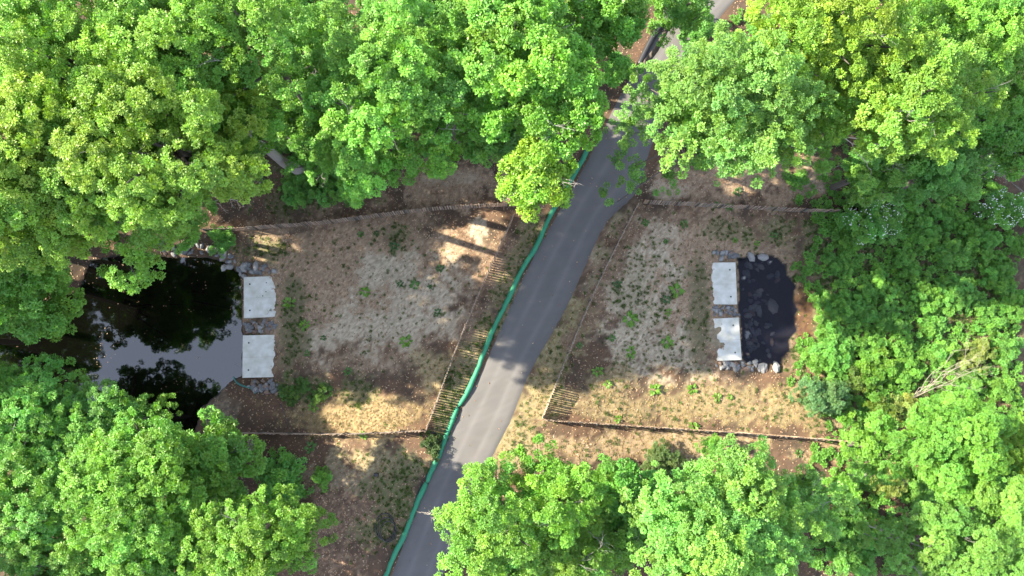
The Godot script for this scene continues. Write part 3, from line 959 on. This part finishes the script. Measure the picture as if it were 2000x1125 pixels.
	tree("tall yellow-green tree at the top edge right of the path", Vector2(13.54, -16.04), 16.5, 3.21, 4.8, YELLOW_GREEN, 23, by_edge, {"airy": 0.18})
	tree("green tree beside the round maple, its lower crown half shaded", Vector2(14.36, -12.77), 13.5, 2.57, 3.4, FRESH_GREEN, 24, by_edge, {"lean": Vector2(20.18, -15.75) - Vector2(14.36, -12.77)})
	tree("yellow-green tree at the top edge in the upper right wood", Vector2(16.12, -16.34), 17, 3.17, 4.6, YELLOW_GREEN, 25, by_edge, {"airy": 0.18})
	tree("bright yellow-green crown above the bare grey branches on the right", Vector2(19.24, -13.32), 15.5, 3.42, 4.2, YELLOW_GREEN, 26, by_edge, {"lean": Vector2(25.78, -14.14) - Vector2(19.24, -13.32), "bare": [[Vector2(18.82, -13.65), Vector2(20.49, -12.24), 9.0, 8.0], [Vector2(19.10, -13.47), Vector2(22.15, -12.85), 9.0, 8.0]]})
	tree("mid green tree in the upper right corner region", Vector2(22.89, -16.94), 13, 3.90, 4.0, FRESH_GREEN, 27, by_edge)
	tree("green tree cut by the right picture edge near the upper corner", Vector2(27.11, -16.00), 11, 2.72, 3.4, MID_GREEN, 28, by_edge)
	tree("pale green tree in the very upper right corner", Vector2(25.34, -18.17), 14, 2.03, 3.4, FRESH_GREEN, 29, by_edge)
	tree("dark low tree under the bare grey branches on the right", Vector2(22.08, -12.31), 5, 2.32, 2.0, DEEP_GREEN, 30, by_edge)
	tree("dark rounded tree below the bright crown on the right", Vector2(26.13, -12.22), 6, 2.58, 2.4, DEEP_GREEN, 31, by_edge)
	# lower left
	tree("cool green tree at the left edge below the pond", Vector2(-28.31, 2.76), 6, 3.79, 2.4, COOL_GREEN, 32, by_edge, {"leaf": 1})
	tree("pale green tree in front of the pond's lower shore", Vector2(-24.18, 3.25), 5.2, 3.08, 2.1, COOL_GREEN, 33, by_edge)
	tree("light green tree reaching over the pond's lower right shore", Vector2(-21.34, 4.23), 5, 2.47, 2.0, FRESH_GREEN, 34, by_edge)
	tree("bright yellow-green tree in the middle of the lower left wood", Vector2(-19.80, 6.31), 9, 3.98, 3.6, FRESH_GREEN, 35, by_edge)
	tree("cool green tree at the left edge near the bottom", Vector2(-27.28, 7.72), 7, 3.56, 2.8, COOL_GREEN, 36, by_edge)
	tree("yellow-green tree at the bottom edge beside the leafy clearing", Vector2(-13.56, 9.06), 9.5, 3.38, 3.6, FRESH_GREEN, 37, by_edge)
	tree("green tree at the bottom edge in the lower left wood", Vector2(-18.92, 10.32), 8, 3.20, 3.0, FRESH_GREEN, 38, by_edge)
	tree("pale green tree in the lower left corner", Vector2(-24.79, 10.82), 7, 2.97, 2.8, COOL_GREEN, 39, by_edge)
	tree("deep green shaded tree between lower left crowns and lath fence", Vector2(-17.08, 4.80), 6.2, 2.57, 2.4, MID_GREEN, 40, by_edge, {"leaf": 4})
	# bottom
	tree("light green tree over the path's right edge with a dry bare twig", Vector2(-1.22, 7.77), 10, 2.92, 3.4, FRESH_GREEN, 41, by_edge, {"bare": [[Vector2(-3.39, 7.48), Vector2(-4.63, 7.55), 9.0, 8.6]]})
	tree("two-lobed green tree at the bottom right of the path", Vector2(2.43, 6.24), 10.5, 2.61, 3.2, FRESH_GREEN, 42, by_edge)
	tree("shaded green tree at the bottom edge behind the two-lobed crown", Vector2(3.11, 9.91), 8, 2.62, 2.6, MID_GREEN, 43, by_edge)
	tree("large bright cool green maple at the bottom edge", Vector2(10.50, 7.90), 11.5, 4.44, 4.4, COOL_GREEN, 44, by_edge, {"leaf": 1})
	tree("green tree right of the large bottom maple", Vector2(15.45, 6.99), 9, 2.42, 3.0, COOL_GREEN, 45, by_edge, {"leaf": 1})
	tree("pale light tree by the right edge above the lower right corner", Vector2(25.69, 4.09), 6, 3.33, 2.4, FRESH_GREEN, 46, by_edge, {"thick": 0.13, "clump": 0.44, "lean": Vector2(0.1, 0.1), "airy": 0.1})
	tree("light green tree in the lower right corner", Vector2(26.92, 8.85), 7, 3.56, 2.8, COOL_GREEN, 47, by_edge, {"thick": 0.13, "clump": 0.44, "lean": Vector2(0.1, 0.1), "airy": 0.12, "bare": [[Vector2(25.57, 10.05), Vector2(26.58, 9.53), 8.0, 8.5]]})
	tree("grey-green tree at the bottom edge left of the lower right corner", Vector2(22.79, 9.52), 6.5, 2.70, 2.6, COOL_GREEN, 48, by_edge, {"thick": 0.13, "clump": 0.44, "lean": Vector2(0.1, 0.1), "airy": 0.15, "pale": true})
	tree("yellowish young tree on the right edge of the sunny thicket", Vector2(28.92, 5.02), 5.5, 2.45, 2.2, YELLOW_GREEN, 49, by_edge, {"thick": 0.13, "clump": 0.44, "lean": Vector2(0.1, 0.1)})
	tree("loose light green tree by the pale fallen trunk", Vector2(22.15, 4.51), 4.5, 2.34, 2.0, FRESH_GREEN, 50, by_edge, {"thick": 0.13, "clump": 0.44, "lean": Vector2(0.1, 0.1), "airy": 0.15})
	# the low second storey of the wood
	var low := [Vector2(-27.12, -14.62), Vector2(-22.88, -15.24), Vector2(-17.75, -16.82), Vector2(-13.73, -16.52), Vector2(-11.78, -20.21), Vector2(-9.48, -16.19), Vector2(-5.21, -17.77), Vector2(-2.14, -16.19), Vector2(0.00, -14.62), Vector2(2.15, -18.08), Vector2(3.70, -20.64), Vector2(18.34, -16.19), Vector2(19.92, -17.45), Vector2(22.16, -19.36), Vector2(28.03, -15.56), Vector2(25.31, -13.60), Vector2(-26.95, 6.09), Vector2(-23.98, 9.71), Vector2(-17.87, 8.51), Vector2(5.54, 9.41), Vector2(0.31, 11.20), Vector2(7.71, 8.21), Vector2(30.41, -14.25), Vector2(-4.80, -22.08), Vector2(-13.64, -22.73), Vector2(-17.98, -22.89)]
	for k in low.size():
		var q: float = [7.0, 4.0][1 if k > 15 and k < 22 else 0]
		tree(spot("low understorey tree", low[k]), low[k], q - 1.0, 2.6, 2.2, DEEP_GREEN.lerp(MID_GREEN, 0.4), 80 + k, "understorey trees of the wood", {"leaf": 4})
	# trees just beyond the picture, whose long shadows cross the clearing
	for k in 7:
		var p: Vector2 = [Vector2(-35, -9.5), Vector2(-34, -15), Vector2(-40, -20), Vector2(-40, 11), Vector2(-45, -9.5), Vector2(-43, -6), Vector2(-38.5, -2.5)][k]
		tree("tall tree just beyond the left picture edge", p, 14.5 if k < 6 else 9.5, 4.8 if k < 6 else 4.2, 5.2 if k < 6 else 4.0, MID_GREEN, 60 + k, "trees beyond the left edge", {"airy": [0.22, 0.25, 0.1, 0.1, 0.25, 0.25, 0.1][k]})


# ---------------------------------------------------------------- shrubs

func shrub(label: String, p: Vector2, radius: float, high: float, color: Color, number: int, group := "", opts := {}) -> Node3D:
	var r := RandomNumberGenerator.new()
	r.seed = number * 104729 + 7
	var foot := on_ground(p)
	var o := thing("shrub", foot, label, "shrub", group)
	var o2 := opts.duplicate()
	if not o2.has("clump"): o2.clump = 0.62
	if not o2.has("boughs"): o2.boughs = clampi(int(radius * radius * 6), 6, 22)
	var boughs := plant_crown(o, Vector3(0, high * 0.5, 0), radius, high * 0.55, color, r, o2)
	var st := started()
	for k in range(0, boughs.size(), maxi(1, boughs.size() / 5)):
		var c: Vector3 = boughs[k] + Vector3(0, high * 0.5, 0)
		tube(st, [Vector3(0, -0.05, 0), c * 0.5 + Vector3(0, 0.1, 0), c], [0.035, 0.025, 0.01], 5)
	part("stem", done(st), M.bark, o)
	if opts.has("blossom"):
		var where := []
		var colors := []
		for k in opts.blossom:
			var b: Vector3 = boughs[(k / 9 * 7) % boughs.size()]
			var d := (Vector3(sin(k / 9 * 2.1), 1.0, cos(k / 9 * 1.7)) + Vector3(r.randf_range(-1, 1), r.randf_range(-0.2, 0.4), r.randf_range(-1, 1)) * 0.7).normalized()
			where.append(Transform3D(Basis(Vector3.UP, r.randf() * TAU).scaled(Vector3(1, 0.5, 1) * r.randf_range(0.02, 0.036)), b + Vector3(0, high * 0.5, 0) + d * radius * 0.38))
			colors.append(Color(1, 1, 1))
		scatter("blossom", rock_meshes[0], M.petal, where, colors, o, "stuff")
	return o


func shrubs() -> void:
	shrub("dark shrub speckled with white blossom beside the right bank's upper fence", Vector2(24.21, -10.55), 2.1, 1.8, DEEP_GREEN, 1, "", {"blossom": 360})
	shrub("white-blossomed shrub near the right picture edge", Vector2(32.84, -11.09), 1.5, 2.4, DEEP_GREEN, 2, "", {"blossom": 230})
	shrub("blossoming shrub by the grey bare bush", Vector2(32.67, -14.14), 1.2, 2.2, DEEP_GREEN, 3, "", {"blossom": 50})
	shrub("rounded blue-green shrub alone at the lower right end of the right bank", Vector2(20.24, 1.45), 1.55, 1.9, Color(0.115, 0.235, 0.085), 4, "", {"clump": 0.5})
	shrub("small upright bright green sapling just below the long lath fence", Vector2(12.89, 4.60), 0.8, 2.6, MID_GREEN, 5)
	shrub("loose light green shrub in front of the bottom maple", Vector2(9.87, 5.84), 1.7, 1.6, Color(0.10, 0.165, 0.05), 6, "", {"clump": 0.5})
	shrub("low shrub between the two-lobed tree and the bottom maple", Vector2(6.42, 6.80), 1.5, 2.0, MID_GREEN, 7)
	shrub("bright yellow-green shrub in the sunny edge of the thicket", Vector2(24.10, -0.26), 1.5, 1.3, Color(0.125, 0.275, 0.035), 8)
	shrub("bright green narrow shrub beside the straw gap on the right", Vector2(24.49, 2.30), 0.9, 1.2, Color(0.12, 0.20, 0.03), 9)
	shrub("bright green shrub right of the white dead bush's root", Vector2(22.70, 0.26), 1.0, 1.2, Color(0.12, 0.20, 0.035), 10)
	shrub("small green shrub in the straw below the round blue-green shrub", Vector2(22.41, 2.98), 0.7, 0.9, FRESH_GREEN, 11)
	shrub("green bush between bottom maple and pale fallen trunk", Vector2(21.72, 7.17), 1.2, 1.6, MID_GREEN, 12)
	shrub("dark green bush in shade below the orange leaf patch", Vector2(22.09, 10.65), 2.2, 1.8, DEEP_GREEN, 13)
	shrub("deep green shrub in shade on the leafy clearing's left side", Vector2(-14.92, 6.83), 1.8, 1.6, DEEP_GREEN, 14, "", {"leaf": 4, "clump": 0.8})
	shrub("shaded green shrub at the clearing edge right of the grey boulder", Vector2(-13.77, 9.27), 1.1, 1.2, DEEP_GREEN, 15)
	shrub("small bright shrub beside the fallen grey log", Vector2(-12.41, 6.63), 0.55, 0.7, MID_GREEN, 16)
	var weed := Color(0.095, 0.190, 0.038)
	shrub("low weed clump just below the stones of the lower left culvert end", Vector2(-14.90, 1.28), 0.75, 0.3, weed, 17, "", {"clump": 0.35, "airy": 0.2})
	shrub("low weed clump in the middle of three below the left culvert ends", Vector2(-13.88, 0.80), 0.7, 0.35, weed, 18, "", {"clump": 0.32, "airy": 0.2})
	shrub("low weed clump nearest the straw, right of two others on the left bank", Vector2(-12.75, 1.35), 0.65, 0.28, weed, 33, "", {"clump": 0.35, "airy": 0.25})
	shrub("broad soft green shrub in shade above the left bank's fence", Vector2(-11.28, -13.24), 1.9, 1.6, DEEP_GREEN, 19, "", {"clump": 0.5})
	shrub("soft green shrub in shade under the leaning grey trunk", Vector2(-14.44, -12.52), 1.5, 1.5, DEEP_GREEN, 20, "", {"clump": 0.5})
	shrub("dark shrub by the left end of the weathered fence", Vector2(-19.73, -9.20), 1.2, 1.2, DEEP_GREEN, 21, "", {"clump": 0.5})
	shrub("weedy shrub between green sock and lower left fence", Vector2(-5.20, 4.59), 0.8, 0.7, Color(0.05, 0.09, 0.025), 22, "", {"clump": 0.5})
	shrub("shaded shrub left of the black sock at the path's far bend", Vector2(7.21, -20.36), 1.3, 2.2, DEEP_GREEN, 24)
	shrub("dark shrub at the top edge between path and low tree", Vector2(12.37, -23.28), 1.5, 2.0, DEEP_GREEN, 26)
	shrub("deep green shrub right of the leaning grey trunk", Vector2(-12.75, -15.58), 1.6, 2.0, DEEP_GREEN, 28)
	shrub("dark shrub in the woodland gap at the top left of centre", Vector2(-13.19, -19.23), 1.8, 2.4, DEEP_GREEN, 29)
	shrub("dark shrub in the leafy gap above the leaning grey trunk", Vector2(-15.25, -16.31), 1.5, 2.2, DEEP_GREEN, 30)
	shrub("dark shrub half hidden between the two upper middle crowns", Vector2(-4.95, -15.21), 1.3, 1.8, DEEP_GREEN, 31)
	# the thicket right of the pool: countless alike shrubs, each set down on its own
	var r := RandomNumberGenerator.new()
	r.seed = 77
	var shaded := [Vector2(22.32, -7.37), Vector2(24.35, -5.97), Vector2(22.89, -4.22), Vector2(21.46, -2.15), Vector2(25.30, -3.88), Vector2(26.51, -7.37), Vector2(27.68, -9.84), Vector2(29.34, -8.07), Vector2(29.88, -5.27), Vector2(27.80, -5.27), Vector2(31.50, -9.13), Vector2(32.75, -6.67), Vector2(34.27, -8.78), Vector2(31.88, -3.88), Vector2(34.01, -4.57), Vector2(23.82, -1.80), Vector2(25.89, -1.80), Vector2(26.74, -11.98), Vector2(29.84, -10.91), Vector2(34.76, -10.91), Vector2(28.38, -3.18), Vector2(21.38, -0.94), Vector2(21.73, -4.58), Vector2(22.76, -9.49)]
	var near := ["by the pool's upper right rim", "one step right of the pool's rim shrubs", "right of the pool's middle", "right of the pool's muddy side", "midway between pool and white dead shrub", "below the white-blossomed shrub", "right of the white-blossomed shrub", "midway to the right edge, upper half", "midway to the right edge, lower half", "above the sunlit tongue of the thicket", "near the right edge below the second blossom shrub", "close to the right edge in its shaded half", "at the right edge under the blossom shrubs", "on the border of light near the right edge", "at the right edge beside the border of light", "above the bright yellow-green shrub", "above the white dead shrub", "above the white-blossomed shrub, right side", "between the two blossoming shrubs", "at the right edge beside the second blossom shrub", "at the tip of the sunlit tongue", "by the pool's lower right corner", "touching the pool's mud", "left below the white-blossomed shrub"]
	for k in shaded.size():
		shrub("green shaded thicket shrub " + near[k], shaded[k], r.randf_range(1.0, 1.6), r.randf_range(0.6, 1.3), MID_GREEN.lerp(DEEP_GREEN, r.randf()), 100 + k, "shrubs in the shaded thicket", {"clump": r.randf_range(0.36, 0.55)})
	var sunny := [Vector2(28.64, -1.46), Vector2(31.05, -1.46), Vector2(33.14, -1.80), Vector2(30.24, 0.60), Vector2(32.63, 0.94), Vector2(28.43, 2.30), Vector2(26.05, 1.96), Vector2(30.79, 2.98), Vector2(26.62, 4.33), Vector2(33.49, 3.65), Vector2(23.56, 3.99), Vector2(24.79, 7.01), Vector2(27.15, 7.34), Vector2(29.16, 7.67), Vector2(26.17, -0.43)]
	var light := ["at the crown of the white dead shrub", "right of the white dead shrub's crown", "at the right edge on the border of shade", "right of the white dead shrub's middle", "at the right edge level with the white dead shrub", "right below the white dead shrub's root", "left below the white dead shrub's root", "between the dead shrub and the pale light tree", "above the loose tree by the pale log", "at the right edge beside the yellowish young tree", "at the end of the long lath fence", "beside the pale fallen log", "right of the pale fallen log", "below the pale light tree", "left of the white dead shrub's middle"]
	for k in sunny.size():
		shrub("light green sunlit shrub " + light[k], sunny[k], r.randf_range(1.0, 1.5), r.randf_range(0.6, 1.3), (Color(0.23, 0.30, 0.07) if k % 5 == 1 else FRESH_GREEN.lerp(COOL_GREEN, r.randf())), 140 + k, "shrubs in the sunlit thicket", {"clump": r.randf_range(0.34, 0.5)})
	# bare shrubs
	var w := thing("dead_shrub", on_ground(Vector2(26.62, 1.55)), "white leafless dead shrub fallen across the sunny thicket", "shrub")
	for e in [Vector2(29.31, -1.11), Vector2(29.95, -0.26), Vector2(28.64, -1.46), Vector2(27.35, 0.09), Vector2(29.64, -0.94), Vector2(28.92, -0.43), Vector2(30.32, -0.77)]:
		bare_branch(w, Vector3(0, 0.4, 0), on_ground(e, 1.9) - w.position, r, 0.018, "branch")
	var g := thing("bare_shrub", on_ground(Vector2(33.55, -14.14)), "grey leafless bush at the right picture edge", "shrub")
	for k in 9:
		bare_branch(g, Vector3.ZERO, Vector3(cos(k * 0.7) * 2.0, r.randf_range(1.5, 3.0), sin(k * 0.7) * 1.7), r, 0.035, "branch", M.pale_bark)


func plants() -> void:
	var leafy := []
	for k in 3: leafy.append(make_clump(90 + k, 16, 0.30, 0.27, 0.9))
	var mats := []
	for c in [Color(0.12, 0.25, 0.025), Color(0.07, 0.17, 0.03), Color(0.05, 0.12, 0.03)]:
		var m := surface("sprout", c, 0.5)
		m.vertex_color_use_as_albedo = true
		m.backlight_enabled = true
		m.backlight = Color(0.8, 0.9, 0.4)
		mats.append(m)
	var left := [[Vector2(-9.94, -5.61), 1.1, 0], [Vector2(-6.56, -6.03), 1.0, 1], [Vector2(-15.10, -4.85), 1.3, 0], [Vector2(-14.02, -3.36), 1.1, 0], [Vector2(-7.07, -2.22), 1.3, 0], [Vector2(-10.98, -0.25), 0.8, 1], [Vector2(-4.96, -4.16), 0.7, 2], [Vector2(-9.28, -9.67), 0.5, 2], [Vector2(-8.04, -8.77), 0.9, 2], [Vector2(-10.33, -9.56), 0.7, 1], [Vector2(-4.83, -7.12), 0.8, 2], [Vector2(-7.55, -6.11), 0.7, 2], [Vector2(-12.72, -2.49), 0.6, 2], [Vector2(-13.28, 2.13), 0.9, 0], [Vector2(-5.51, -5.90), 0.5, 2], [Vector2(-13.80, -1.46), 0.6, 1]]
	for p in left: sprout(p, leafy, mats, "small leafy green plant on the bare left bank", "plants on the left bank")
	var right := [[Vector2(7.85, -3.72), 1.5, 0], [Vector2(11.02, -5.63), 1.4, 0], [Vector2(10.37, -2.20), 1.2, 0], [Vector2(7.91, -1.51), 1.1, 0], [Vector2(5.66, -0.25), 1.0, 0], [Vector2(6.34, 0.59), 0.8, 0], [Vector2(9.50, 0.94), 1.2, 0], [Vector2(12.09, 0.94), 1.0, 0], [Vector2(13.72, 1.45), 0.9, 0], [Vector2(12.14, 3.42), 1.0, 0], [Vector2(7.02, 2.89), 0.7, 0], [Vector2(11.60, -10.14), 0.9, 1], [Vector2(8.97, -10.20), 0.7, 1], [Vector2(10.34, -8.92), 0.5, 1], [Vector2(10.48, -4.19), 0.7, 0], [Vector2(6.63, -2.45), 0.7, 1], [Vector2(7.02, -6.04), 0.8, 2], [Vector2(10.31, -5.04), 0.9, 2], [Vector2(14.85, -11.38), 0.8, 1], [Vector2(13.94, -11.53), 0.7, 1], [Vector2(15.33, -9.20), 0.6, 0], [Vector2(16.88, -9.04), 0.6, 0], [Vector2(17.97, -9.55), 0.7, 1], [Vector2(14.58, 1.45), 0.6, 0], [Vector2(4.48, -1.94), 0.6, 1]]
	for p in right: sprout(p, leafy, mats, "small leafy green plant on the bare right bank", "plants on the right bank")
	sprout([Vector2(-9.79, 3.95), 0.8, 0], leafy, mats, "small plant growing at the foot of the lower left fence", "")
	sprout([Vector2(-13.36, 4.75), 1.1, 1], leafy, mats, "green plant in the leaves between lower left fence and fallen log", "")
	sprout([Vector2(15.37, -12.42), 0.9, 2], leafy, mats, "dark plant above the right bank's upper fence", "")
	sprout([Vector2(19.08, 5.17), 0.8, 1], leafy, mats, "plant on the straw below the long lath fence", "")


func sprout(p: Array, leafy: Array, mats: Array, label: String, group: String) -> void:
	var o := part("leafy_plant", leafy[rng.randi_range(0, 2)], mats[p[2]], self, on_ground(p[0], 0.06))
	o.rotation.y = rng.randf() * TAU
	o.scale = Vector3(1, 0.8, 1) * p[1] * 0.95
	tag(o, label if group == "" else spot("small green plant", p[0]), "plant", group)


# ---------------------------------------------------------------- cover of the ground

func ground_cover() -> void:
	var st := started(true)
	leaf_into(st, Vector3(-0.5, 0.02, 0), Vector3(1, 0.15, 0).normalized(), Vector3.UP, 1.0, 0.6, Color(1, 1, 1))
	var dead_leaf := done(st)
	st = started(true)
	for k in 3:
		var a := k * 2.1
		leaf_into(st, Vector3(cos(a) * 0.1, 0.02, sin(a) * 0.1) - Vector3(cos(a * 2), 0, sin(a * 2)) * 0.5, Vector3(cos(a * 2), 0.08, sin(a * 2)).normalized(), Vector3.UP, 1.0, 0.12, Color(1, 1, 1))
	var straw_wisp := done(st)
	st = started(true)
	for k in 9:
		var a := k * 2.4
		leaf_into(st, Vector3(cos(a), 0, sin(a)) * 0.05, Vector3(cos(a) * 0.8, 0.8, sin(a) * 0.8).normalized(), Vector3.UP, 1.0, 0.16, Color(1, 1, 1) * (0.8 + 0.05 * k))
	var tuft := done(st)
	var lists := [[], [], []]
	var colors := [[], [], []]
	var wide := gx.size()
	var browns := [Color(0.24, 0.145, 0.08), Color(0.17, 0.088, 0.048), Color(0.27, 0.185, 0.115), Color(0.13, 0.078, 0.048), Color(0.30, 0.22, 0.145)]
	for k in 330000:
		var p := Vector2(rng.randf_range(-34, 34), rng.randf_range(-26, 14))
		var i := clampi(int((p.x + 40.0) / 0.14) + 7, 0, wide - 1)
		var j := clampi(int((p.y + 31.0) / 0.14) + 7, 0, gz.size() - 1)
		var at := j * wide + i
		var toss := rng.randf()
		var which := -1
		if toss < litter_share[at] * 0.42: which = 0
		elif toss < litter_share[at] * 0.42 + straw_share[at] * 0.45: which = 1
		elif toss < litter_share[at] * 0.42 + straw_share[at] * 0.45 + grass_share[at] * 0.5: which = 2
		if which < 0: continue
		var paved := absf(p.x) < 24 and on_path(p)
		if paved and (which > 0 or rng.randf() > 0.035): continue
		var y := ground(p) + (0.055 if paved else 0.0)
		if y < WATER + 0.03: continue
		var b := Basis(Vector3.UP, rng.randf() * TAU) * Basis(Vector3.RIGHT, rng.randf_range(-0.4, 0.4))
		var s: float = [rng.randf_range(0.08, 0.15), rng.randf_range(0.12, 0.24), rng.randf_range(0.10, 0.22)][which]
		lists[which].append(Transform3D(b.scaled(Vector3.ONE * s), Vector3(p.x, y + 0.004, p.y)))
		var v := rng.randf_range(0.7, 1.25)
		colors[which].append([browns[rng.randi_range(0, 4)] * v, Color(0.36, 0.28, 0.14) * v, Color(0.10, 0.165, 0.045) * v][which])
	tag(scatter("leaf_litter", dead_leaf, M.dead_leaf, lists[0], colors[0], self, "stuff"), "brown fallen leaves strewn over the banks and wood floor", "leaf litter")
	tag(scatter("straw", straw_wisp, M.dead_leaf, lists[1], colors[1], self, "stuff"), "dry pale straw scattered over the sunlit ground", "straw")
	tag(scatter("grass", tuft, M.leaf, lists[2], colors[2], self, "stuff"), "short green grass and weeds growing through the soil", "grass")
	var adrift := []
	var hues := []
	for k in 900:
		var p := Vector2(rng.randf_range(-34, -17), rng.randf_range(-9, 4))
		if from_shore(p, pond_left) > -0.2 or rough.get_noise_2d(p.x, p.y) < 0.12: continue
		adrift.append(Transform3D(Basis(Vector3.UP, rng.randf() * TAU).scaled(Vector3.ONE * rng.randf_range(0.05, 0.11)), Vector3(p.x, WATER + 0.004, p.y)))
		hues.append(browns[rng.randi_range(0, 4)])
	tag(scatter("floating_leaves", dead_leaf, M.dead_leaf, adrift, hues, self, "stuff"), "fallen leaves adrift on the dark left pond", "leaf litter")
	# leafy undergrowth under the thicket and the trees
	var where := []
	var tones := []
	for k in 16000:
		var p := Vector2(rng.randf_range(-34, 34), rng.randf_range(-25, 13))
		var n := rough.get_noise_2d(p.x * 0.5 + 90, p.y * 0.5)
		var inside := p.x > 20.0 + n * 3.0 and p.y > -14.0
		var wood := p.y < -15.0 + n * 4.0 and absf(p.x - 6) > 4
		if not inside and not (wood and rng.randf() < 0.6): continue
		if on_path(p): continue
		var y := ground(p)
		if y < WATER + 0.05: continue
		where.append(Transform3D(Basis(Vector3.UP, rng.randf() * TAU).scaled(Vector3.ONE * rng.randf_range(0.5, 1.0)), Vector3(p.x, y + rng.randf_range(0.05, 0.3), p.y)))
		tones.append(DEEP_GREEN.lerp(MID_GREEN, rng.randf()) * rng.randf_range(0.8, 1.2))
	tag(scatter("undergrowth", clumps[2], M.leaf, where, tones, self, "stuff"), "dense leafy undergrowth carpeting the thicket and wood floor", "undergrowth")


func on_path(p: Vector2) -> bool:
	for i in road_left.size() - 1:
		if p.y >= road_left[i].y and p.y < road_left[i + 1].y:
			var a: float = lerpf(road_left[i].x, road_left[i + 1].x, (p.y - road_left[i].y) / (road_left[i + 1].y - road_left[i].y))
			for k in road_right.size() - 1:
				if p.y >= road_right[k].y and p.y < road_right[k + 1].y:
					var b: float = lerpf(road_right[k].x, road_right[k + 1].x, (p.y - road_right[k].y) / (road_right[k + 1].y - road_right[k].y))
					return p.x > a - 0.1 and p.x < b - 0.1
	return false


# ---------------------------------------------------------------- small things

func laid_tube(called: String, line: Array, radius: float, lift: float, m: Material, label: String, category: String, taper := 1.0) -> void:
	var pts2 := smooth_line(line, 0.25)
	var at := on_ground(pts2[0])
	var pts := []
	var radii := []
	for i in pts2.size():
		pts.append(on_ground(pts2[i], lift) - at)
		radii.append(radius * lerpf(1.0, taper, float(i) / pts2.size()))
	tag(part(called, tube_mesh(pts, radii, 7), m, self, at), label, category)


func small_things() -> void:
	var r := RandomNumberGenerator.new()
	r.seed = 5
	laid_tube("hose", [Vector2(-19.18, -0.61), Vector2(-19.08, -0.02), Vector2(-18.73, 0.47), Vector2(-18.24, 0.74), Vector2(-17.68, 0.88), Vector2(-17.28, 1.22)], 0.06, 0.06, M.teal_hose, "teal hose curling from the pond to the stones below the culvert", "hose")
	laid_tube("cable", [Vector2(-5.44, 3.66), Vector2(-4.77, 3.93), Vector2(-4.56, 4.52), Vector2(-4.76, 5.25), Vector2(-5.28, 6.17), Vector2(-5.74, 6.73), Vector2(-6.17, 7.71), Vector2(-6.45, 8.69)], 0.04, 0.04, M.black_plastic, "thin black cable beside the green sock below the left fence", "cable")
	laid_tube("log", [Vector2(-16.00, 5.60), Vector2(-15.31, 5.64), Vector2(-14.45, 5.53), Vector2(-13.57, 5.79)], 0.17, 0.12, M.bark, "fallen grey-brown log at the edge of the lower left wood", "log", 0.5)
	laid_tube("stick", [Vector2(-15.49, 1.96), Vector2(-15.20, 2.64), Vector2(-14.86, 3.59)], 0.035, 0.03, M.bark, "thin crooked stick on the straw above the lower left fence", "stick", 0.5)
	laid_tube("stick", [Vector2(-20.74, 2.33), Vector2(-20.59, 3.18), Vector2(-20.68, 3.62)], 0.04, 0.05, M.dead_wood, "pale stick on the bare shore below the pond", "stick", 0.6)
	laid_tube("log", [Vector2(21.74, 6.74), Vector2(22.59, 6.67), Vector2(23.62, 6.57), Vector2(24.64, 6.41)], 0.3, 0.35, M.pale_bark, "thick pale fallen trunk at the edge of the lower right thicket", "fallen trunk", 0.75)
	laid_tube("dead_branch", [Vector2(8.30, 6.36), Vector2(8.42, 6.90), Vector2(8.55, 7.32), Vector2(8.60, 7.76)], 0.06, 1.2, M.dead_wood, "short white dead branch standing out of the low shrub above the bottom maple", "branch", 0.5)
	laid_tube("fallen_branch", [Vector2(21.17, -13.49), Vector2(22.08, -14.14), Vector2(22.79, -14.43)], 0.03, 0.05, M.dead_wood, "thin pale fallen branch on the leaves above the right bank", "branch", 0.5)
	var coil := thing("hose_coil", on_ground(Vector2(-8.23, 9.76), 0.05), "loose coil of black hose lying in the shaded weeds", "hose")
	for k in 3:
		var pts := []
		var radii := []
		for i in 25:
			var a := TAU * i / 24.0
			pts.append(Vector3(cos(a) * (0.62 - 0.05 * k) + 0.12 * k, 0.04 + 0.03 * k, sin(a) * (0.85 - 0.1 * k) + 0.15 * k))
			radii.append(0.035)
		part("loop", tube_mesh(pts, radii, 6), M.black_plastic, coil)
	tag(part("bucket_lid", box(Vector3(0.32, 0.1, 0.22), 0.03), M.black_plastic, self, on_ground(Vector2(-8.86, 6.47))), "small black plastic piece on the sandy ground above the clearing", "litter")
